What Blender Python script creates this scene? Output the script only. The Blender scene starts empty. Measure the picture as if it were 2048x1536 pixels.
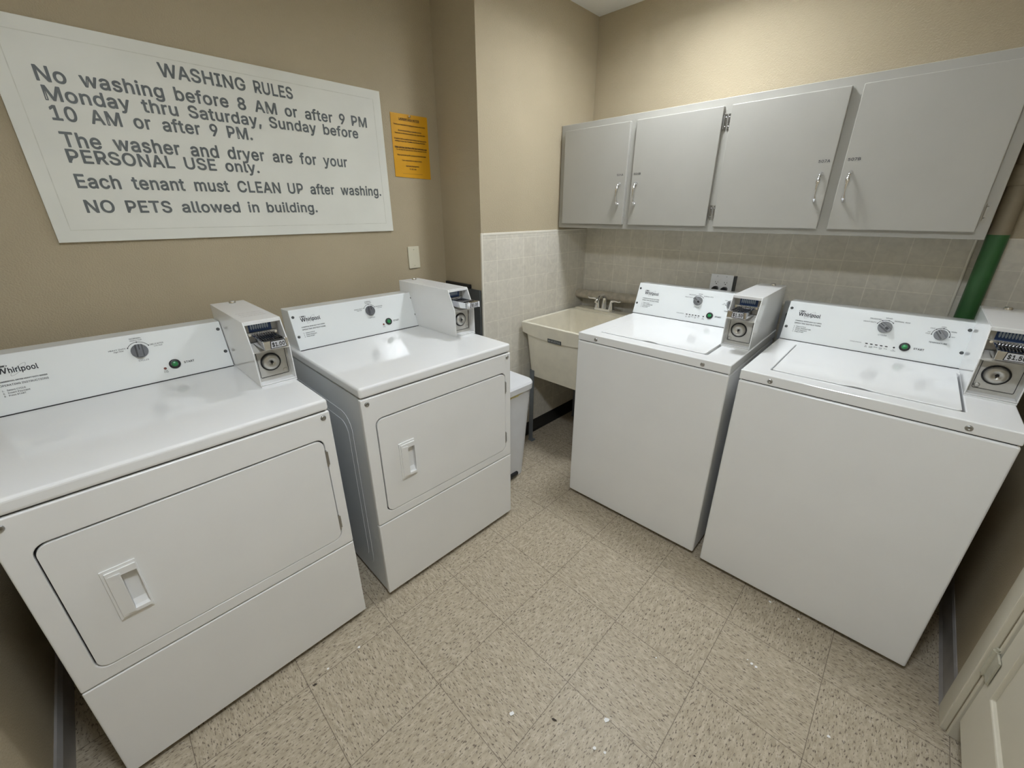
import bpy, bmesh, math, random, json
from mathutils import Matrix, Vector
random.seed(7)
PI = math.pi
C = bpy.context.scene.collection
sc = bpy.context.scene

# ------------------------------------------------------------------ camera
cam_d = bpy.data.cameras.new('camera'); cam = bpy.data.objects.new('camera', cam_d); C.objects.link(cam)
RT = Vector((0.71662354, 0.69745749, -0.00193634)); UP = Vector((-0.25721061, 0.26685728, 0.92877871)); FW = Vector((-0.6483004, 0.66508664, -0.37062968))
cam.matrix_world = Matrix(((RT.x, UP.x, -FW.x, 2.0263), (RT.y, UP.y, -FW.y, 0.19155), (RT.z, UP.z, -FW.z, 1.46347), (0, 0, 0, 1)))
cam_d.sensor_fit = 'HORIZONTAL'; cam_d.sensor_width = 36.0
cam_d.lens = 816.394 / 2048 * 36.0
cam_d.shift_x = (1024 - 1025.108) / 2048; cam_d.shift_y = (748.954 - 768) / 2048
cam_d.clip_start = 0.02
sc.camera = cam

# ------------------------------------------------------------------ world, lights, exposure
LAMP_POWER = 56.0           # emission of the lamp above the washers
LAMP2_POWER = 66.0          # emission of the lamp near the door
w = bpy.data.worlds.new('world'); sc.world = w; w.use_nodes = True
w.node_tree.nodes['Background'].inputs[0].default_value = (0.85, 0.92, 1.0, 1)
w.node_tree.nodes['Background'].inputs[1].default_value = 0.0
sc.view_settings.view_transform = 'Standard'; sc.view_settings.look = 'None'
sc.view_settings.gamma = 1.0; sc.view_settings.use_curve_mapping = False
sc.view_settings.exposure = 0.60

# ------------------------------------------------------------------ materials
def lin(r, g, b):
    f = lambda c: (c / 255 / 12.92) if c / 255 <= 0.04045 else ((c / 255 + 0.055) / 1.055) ** 2.4
    return (f(r), f(g), f(b), 1)
MATS = {}
def mat(name, col, rough=0.5, metal=0.0, bump=None, spec=0.5, emit=None, var=None):
    """bump=(scale, strength, distance)  var=(scale, amount): faint wear in the colour itself"""
    m = bpy.data.materials.new(name); m.use_nodes = True; MATS[name] = m
    nt = m.node_tree; b = nt.nodes['Principled BSDF']
    b.inputs['Base Color'].default_value = col; b.inputs['Roughness'].default_value = rough
    b.inputs['Metallic'].default_value = metal; b.inputs['Specular IOR Level'].default_value = spec
    if emit: b.inputs['Emission Color'].default_value = emit[0]; b.inputs['Emission Strength'].default_value = emit[1]
    tc = nt.nodes.new('ShaderNodeTexCoord')
    if bump:
        n = nt.nodes.new('ShaderNodeTexNoise'); n.inputs['Scale'].default_value = bump[0]; n.inputs['Detail'].default_value = 3
        nt.links.new(tc.outputs['Object'], n.inputs['Vector'])
        bp = nt.nodes.new('ShaderNodeBump'); bp.inputs['Strength'].default_value = bump[1]; bp.inputs['Distance'].default_value = bump[2]
        nt.links.new(n.outputs['Fac'], bp.inputs['Height']); nt.links.new(bp.outputs['Normal'], b.inputs['Normal'])
    if var:
        n = nt.nodes.new('ShaderNodeTexNoise'); n.inputs['Scale'].default_value = var[0]; n.inputs['Detail'].default_value = 4
        nt.links.new(tc.outputs['Object'], n.inputs['Vector'])
        r = nt.nodes.new('ShaderNodeMapRange'); r.inputs['From Min'].default_value = 0.3; r.inputs['From Max'].default_value = 0.7
        r.inputs['To Min'].default_value = 1 - var[1]; r.inputs['To Max'].default_value = 1 + var[1] * 0.4
        nt.links.new(n.outputs['Fac'], r.inputs['Value'])
        x = nt.nodes.new('ShaderNodeMix'); x.data_type = 'RGBA'; x.blend_type = 'MULTIPLY'; x.inputs['Factor'].default_value = 1
        x.inputs['A'].default_value = col; nt.links.new(r.outputs['Result'], x.inputs['B']); nt.links.new(x.outputs['Result'], b.inputs['Base Color'])
    return m

M_WALL = mat('painted_plaster', (0.475, 0.405, 0.282, 1), 0.75, bump=(190, 0.55, 0.0045), spec=0.25, var=(3, 0.05))
M_CEIL = mat('ceiling_paint', (0.82, 0.81, 0.77, 1), 0.9, bump=(120, 0.3, 0.004), spec=0.2)
M_ENAMEL = mat('white_enamel', (0.86, 0.865, 0.86, 1), 0.075, bump=(120, 0.03, 0.001), spec=0.5, var=(5, 0.02))
M_ENAMELV = mat('front_enamel', (0.85, 0.85, 0.84, 1), 0.30, bump=(140, 0.03, 0.001), spec=0.5, var=(5, 0.02))
M_PANEL = mat('console_enamel', (0.83, 0.86, 0.86, 1), 0.14, bump=(140, 0.03, 0.001), var=(6, 0.02))
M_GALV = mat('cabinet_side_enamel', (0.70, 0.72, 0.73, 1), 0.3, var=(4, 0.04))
M_DARK = mat('dark_gap', (0.02, 0.02, 0.022, 1), 0.7, var=(20, 0.1))
M_BLACK = mat('black_plastic', (0.012, 0.012, 0.013, 1), 0.4, var=(30, 0.1))
M_INK = mat('black_ink', (0.03, 0.032, 0.04, 1), 0.6, var=(30, 0.1))
M_INKGREY = mat('grey_ink', (0.30, 0.30, 0.31, 1), 0.6, var=(30, 0.1))
M_FAINT = mat('faint_grey_print', (0.52, 0.51, 0.50, 1), 0.6, var=(200, 0.3))
M_KNOB = mat('knob_grey', (0.13, 0.135, 0.145, 1), 0.45, var=(30, 0.1))
M_KNOBW = mat('knob_light_grey', (0.21, 0.215, 0.22, 1), 0.45, var=(30, 0.1))
M_GREEN = mat('start_green', (0.02, 0.24, 0.07, 1), 0.3, var=(40, 0.1))
M_RED = mat('indicator_red', (0.14, 0.03, 0.02, 1), 0.4, var=(40, 0.1))
M_CHROME = mat('chrome', (0.80, 0.80, 0.82, 1), 0.08, 1.0, var=(20, 0.05))
M_STEEL = mat('brushed_steel', (0.42, 0.42, 0.41, 1), 0.32, 1.0, var=(20, 0.1))
M_LOCK = mat('satin_lock_steel', (0.55, 0.54, 0.51, 1), 0.35, 0.85, var=(40, 0.15))
M_PLATE = mat('worn_white_steel', (0.55, 0.535, 0.49, 1), 0.45, var=(25, 0.18))
M_DECAL = mat('blue_decal', (0.015, 0.05, 0.16, 1), 0.4, var=(40, 0.1))
M_COIN = mat('coin_ovals', (0.42, 0.50, 0.58, 1), 0.4, var=(40, 0.1))
M_TAG = mat('price_tag_white', (0.62, 0.63, 0.66, 1), 0.4, var=(40, 0.05))
M_SIGN = mat('sign_white', (0.80, 0.80, 0.73, 1), 0.45, bump=(90, 0.06, 0.001), var=(5, 0.05))
M_SIGNINK = mat('sign_letter_grey', (0.135, 0.150, 0.152, 1), 0.5, var=(10, 0.1))
M_YELLOW = mat('golden_paper', (0.72, 0.36, 0.006, 1), 0.5, var=(8, 0.06))
M_CREAM = mat('cream_plastic', (0.72, 0.68, 0.53, 1), 0.4, var=(10, 0.03))
M_WHITEP = mat('white_plastic', (0.80, 0.81, 0.83, 1), 0.4, bump=(200, 0.08, 0.001), var=(8, 0.04))
M_OUTLET = mat('outlet_white', (0.88, 0.88, 0.88, 1), 0.35, var=(20, 0.03))
M_CAB = mat('cabinet_paint', (0.40, 0.39, 0.35, 1), 0.5, bump=(60, 0.08, 0.002), var=(6, 0.03))
M_SINK = mat('almond_fibreglass', (0.81, 0.76, 0.63, 1), 0.38, bump=(60, 0.05, 0.001), var=(18, 0.06))
M_LEG = mat('grey_steel_leg', (0.20, 0.22, 0.24, 1), 0.45, 0.3, var=(12, 0.1))
M_PIPE = mat('dusty_pipe', (0.50, 0.45, 0.36, 1), 0.7, bump=(40, 0.1, 0.002), var=(30, 0.25))
M_PIPEBROWN = mat('brown_pipe_paint', (0.30, 0.25, 0.17, 1), 0.6, var=(15, 0.15))
M_PIPEGREEN = mat('green_pipe_paint', (0.035, 0.13, 0.04, 1), 0.4, var=(15, 0.12))
M_GREYSHEET = mat('dark_grey_sheet', (0.085, 0.092, 0.092, 1), 0.5, 0.3, var=(12, 0.15))
M_BLUE = mat('blue_hose', (0.02, 0.06, 0.24, 1), 0.5, var=(30, 0.15))
M_GREYBOX = mat('grey_box', (0.42, 0.43, 0.42, 1), 0.5, var=(20, 0.1))
M_DOOR = mat('door_paint', (0.62, 0.58, 0.47, 1), 0.45, bump=(50, 0.06, 0.001), var=(5, 0.04))
M_BASE = mat('baseboard_vinyl', (0.34, 0.32, 0.30, 1), 0.35, var=(12, 0.15))
M_BLKBASE = mat('black_cove_base', (0.018, 0.017, 0.016, 1), 0.5, var=(12, 0.15))
M_BRASS = mat('painted_hinge', (0.52, 0.50, 0.40, 1), 0.4, 0.3, var=(30, 0.15))
M_FLAKE = mat('white_flake', (0.86, 0.86, 0.84, 1), 0.6, var=(60, 0.05))
M_BIT = mat('dark_leaf_bit', (0.05, 0.035, 0.025, 1), 0.7, var=(60, 0.2))
M_SCRAP = mat('yellowed_bag', (0.70, 0.62, 0.30, 1), 0.6, var=(60, 0.2))
M_GROUT = mat('bullnose_tile', (0.82, 0.78, 0.68, 1), 0.25, var=(8, 0.05))
M_LAMP = mat('lamp_diffuser', (0.8, 0.8, 0.8, 1), 0.5, emit=((0.95, 1.0, 1.05, 1), LAMP_POWER), var=(8, 0.02))
M_LAMP2 = mat('door_lamp_diffuser', (0.8, 0.8, 0.8, 1), 0.5, emit=((0.92, 1.0, 1.10, 1), LAMP2_POWER), var=(8, 0.02))

def tile_mat(name, swz, px, pz, ox, oz):
    """glazed wall tiles; swz picks the two world axes"""
    m = bpy.data.materials.new(name); m.use_nodes = True; nt = m.node_tree; b = nt.nodes['Principled BSDF']
    g = nt.nodes.new('ShaderNodeTexCoord'); s = nt.nodes.new('ShaderNodeSeparateXYZ'); nt.links.new(g.outputs['Object'], s.inputs[0])
    c = nt.nodes.new('ShaderNodeCombineXYZ')
    a = nt.nodes.new('ShaderNodeMath'); a.operation = 'SUBTRACT'; a.inputs[1].default_value = ox; nt.links.new(s.outputs[swz], a.inputs[0])
    a2 = nt.nodes.new('ShaderNodeMath'); a2.operation = 'SUBTRACT'; a2.inputs[1].default_value = oz; nt.links.new(s.outputs['Z'], a2.inputs[0])
    nt.links.new(a.outputs[0], c.inputs[0]); nt.links.new(a2.outputs[0], c.inputs[1])
    br = nt.nodes.new('ShaderNodeTexBrick'); br.offset = 0; br.squash = 1
    br.inputs['Scale'].default_value = 1; br.inputs['Brick Width'].default_value = px; br.inputs['Row Height'].default_value = pz
    br.inputs['Mortar Size'].default_value = 0.0022; br.inputs['Mortar Smooth'].default_value = 0.2; br.inputs['Bias'].default_value = 0
    br.inputs['Color1'].default_value = (0.69, 0.65, 0.56, 1); br.inputs['Color2'].default_value = (0.73, 0.69, 0.60, 1); br.inputs['Mortar'].default_value = (0.83, 0.79, 0.69, 1)
    nt.links.new(c.outputs[0], br.inputs['Vector'])
    n = nt.nodes.new('ShaderNodeTexNoise'); n.inputs['Scale'].default_value = 26; n.inputs['Detail'].default_value = 5; n.inputs['Distortion'].default_value = 1.2
    nt.links.new(g.outputs['Object'], n.inputs['Vector'])
    r = nt.nodes.new('ShaderNodeMapRange'); r.inputs['From Min'].default_value = 0.3; r.inputs['From Max'].default_value = 0.7; r.inputs['To Min'].default_value = 0.9; r.inputs['To Max'].default_value = 1.04
    nt.links.new(n.outputs['Fac'], r.inputs['Value'])
    x = nt.nodes.new('ShaderNodeMix'); x.data_type = 'RGBA'; x.blend_type = 'MULTIPLY'; x.inputs['Factor'].default_value = 1
    nt.links.new(br.outputs['Color'], x.inputs['A']); nt.links.new(r.outputs['Result'], x.inputs['B']); nt.links.new(x.outputs['Result'], b.inputs['Base Color'])
    b.inputs['Roughness'].default_value = 0.32; b.inputs['Specular IOR Level'].default_value = 0.4
    bp = nt.nodes.new('ShaderNodeBump'); bp.invert = True; bp.inputs['Strength'].default_value = 0.5; bp.inputs['Distance'].default_value = 0.002
    nt.links.new(br.outputs['Fac'], bp.inputs['Height']); nt.links.new(bp.outputs['Normal'], b.inputs['Normal'])
    return m
M_TILE_L = tile_mat('wall_tile_side', 'Y', 0.1086, 0.113, 1.704, 1.325 - 0.113 * 20)
M_TILE_B = tile_mat('wall_tile_back', 'X', 0.1090, 0.113, 0.343 - 0.109 * 2, 1.25 - 0.113 * 20)

def floor_mat():
    m = bpy.data.materials.new('vinyl_floor_tiles'); m.use_nodes = True; nt = m.node_tree; b = nt.nodes['Principled BSDF']
    L = nt.links.new; N = nt.nodes.new
    def math_(op, a, b_=None):
        q = N('ShaderNodeMath'); q.operation = op
        for i, v in enumerate((a, b_)):
            if v is None: continue
            if isinstance(v, (int, float)): q.inputs[i].default_value = v
            else: L(v, q.inputs[i])
        return q.outputs[0]
    tc = N('ShaderNodeTexCoord'); s = N('ShaderNodeSeparateXYZ'); L(tc.outputs['Object'], s.inputs[0])
    T = 0.3048
    gx = math_('DIVIDE', math_('SUBTRACT', s.outputs['X'], 1.2317 - T * 20), T); gy = math_('DIVIDE', math_('SUBTRACT', s.outputs['Y'], 0.6498 - T * 20), T)
    ix = math_('FLOOR', gx); iy = math_('FLOOR', gy)
    par = math_('MODULO', math_('ADD', ix, iy), 2.0)
    def layer(scale, st, seed):
        outs = []
        for k in (0, 1):
            mp = N('ShaderNodeMapping'); mp.inputs['Scale'].default_value = ((scale, scale * st, 1) if k == 0 else (scale * st, scale, 1)); mp.inputs['Location'].default_value = (seed + 7 * k, seed * 2, 0)
            # tilt the grain a little, and shift it from tile to tile
            mp.inputs['Rotation'].default_value = (0, 0, 0.25 - 0.4 * k)
            v = N('ShaderNodeVectorMath'); v.operation = 'ADD'; L(tc.outputs['Object'], v.inputs[0])
            cb = N('ShaderNodeCombineXYZ'); L(math_('MULTIPLY', ix, 3.17), cb.inputs[0]); L(math_('MULTIPLY', iy, 5.31), cb.inputs[1]); L(cb.outputs[0], v.inputs[1])
            L(v.outputs[0], mp.inputs['Vector'])
            n = N('ShaderNodeTexNoise'); n.inputs['Scale'].default_value = 1; n.inputs['Detail'].default_value = 2.5; n.inputs['Roughness'].default_value = 0.55; L(mp.outputs[0], n.inputs['Vector'])
            outs.append(n.outputs['Fac'])
        x = N('ShaderNodeMix'); x.data_type = 'FLOAT'; L(par, x.inputs['Factor']); L(outs[0], x.inputs['A']); L(outs[1], x.inputs['B'])
        return x.outputs['Result']
    def ramp(fac, stops):
        r = N('ShaderNodeValToRGB'); e = r.color_ramp.elements
        e[0].position, e[0].color = stops[0]; e[1].position, e[1].color = stops[-1]
        for p_, c_ in stops[1:-1]:
            q = e.new(p_); q.color = c_
        L(fac, r.inputs[0]); return r.outputs['Color']
    base = ramp(layer(26, 3.2, 1.3), [(0.30, (0.37, 0.31, 0.22, 1)), (0.5, (0.445, 0.38, 0.28, 1)), (0.72, (0.535, 0.47, 0.36, 1))])
    d = ramp(layer(74, 3.4, 4.1), [(0.350, (1, 1, 1, 1)), (0.435, (0, 0, 0, 1))])
    x1 = N('ShaderNodeMix'); x1.data_type = 'RGBA'; L(d, x1.inputs['Factor']); L(base, x1.inputs['A']); x1.inputs['B'].default_value = (0.14, 0.108, 0.082, 1)
    li = ramp(layer(70, 2.8, 9.7), [(0.60, (0, 0, 0, 1)), (0.68, (1, 1, 1, 1))])
    lf = math_('MULTIPLY', li, 0.45)
    x2 = N('ShaderNodeMix'); x2.data_type = 'RGBA'; L(lf, x2.inputs['Factor']); L(x1.outputs['Result'], x2.inputs['A']); x2.inputs['B'].default_value = (0.65, 0.60, 0.51, 1)
    fx = math_('FRACT', gx); fy = math_('FRACT', gy)
    ex = math_('MINIMUM', fx, math_('SUBTRACT', 1.0, fx)); ey = math_('MINIMUM', fy, math_('SUBTRACT', 1.0, fy))
    e = math_('LESS_THAN', math_('MINIMUM', ex, ey), 0.0035)
    x3 = N('ShaderNodeMix'); x3.data_type = 'RGBA'; L(math_('MULTIPLY', e, 0.75), x3.inputs['Factor']); L(x2.outputs['Result'], x3.inputs['A']); x3.inputs['B'].default_value = (0.13, 0.10, 0.075, 1)
    L(x3.outputs['Result'], b.inputs['Base Color'])
    # per-tile tone, a little
    b.inputs['Roughness'].default_value = 0.42; b.inputs['Specular IOR Level'].default_value = 0.35
    return m
M_FLOOR = floor_mat()

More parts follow.
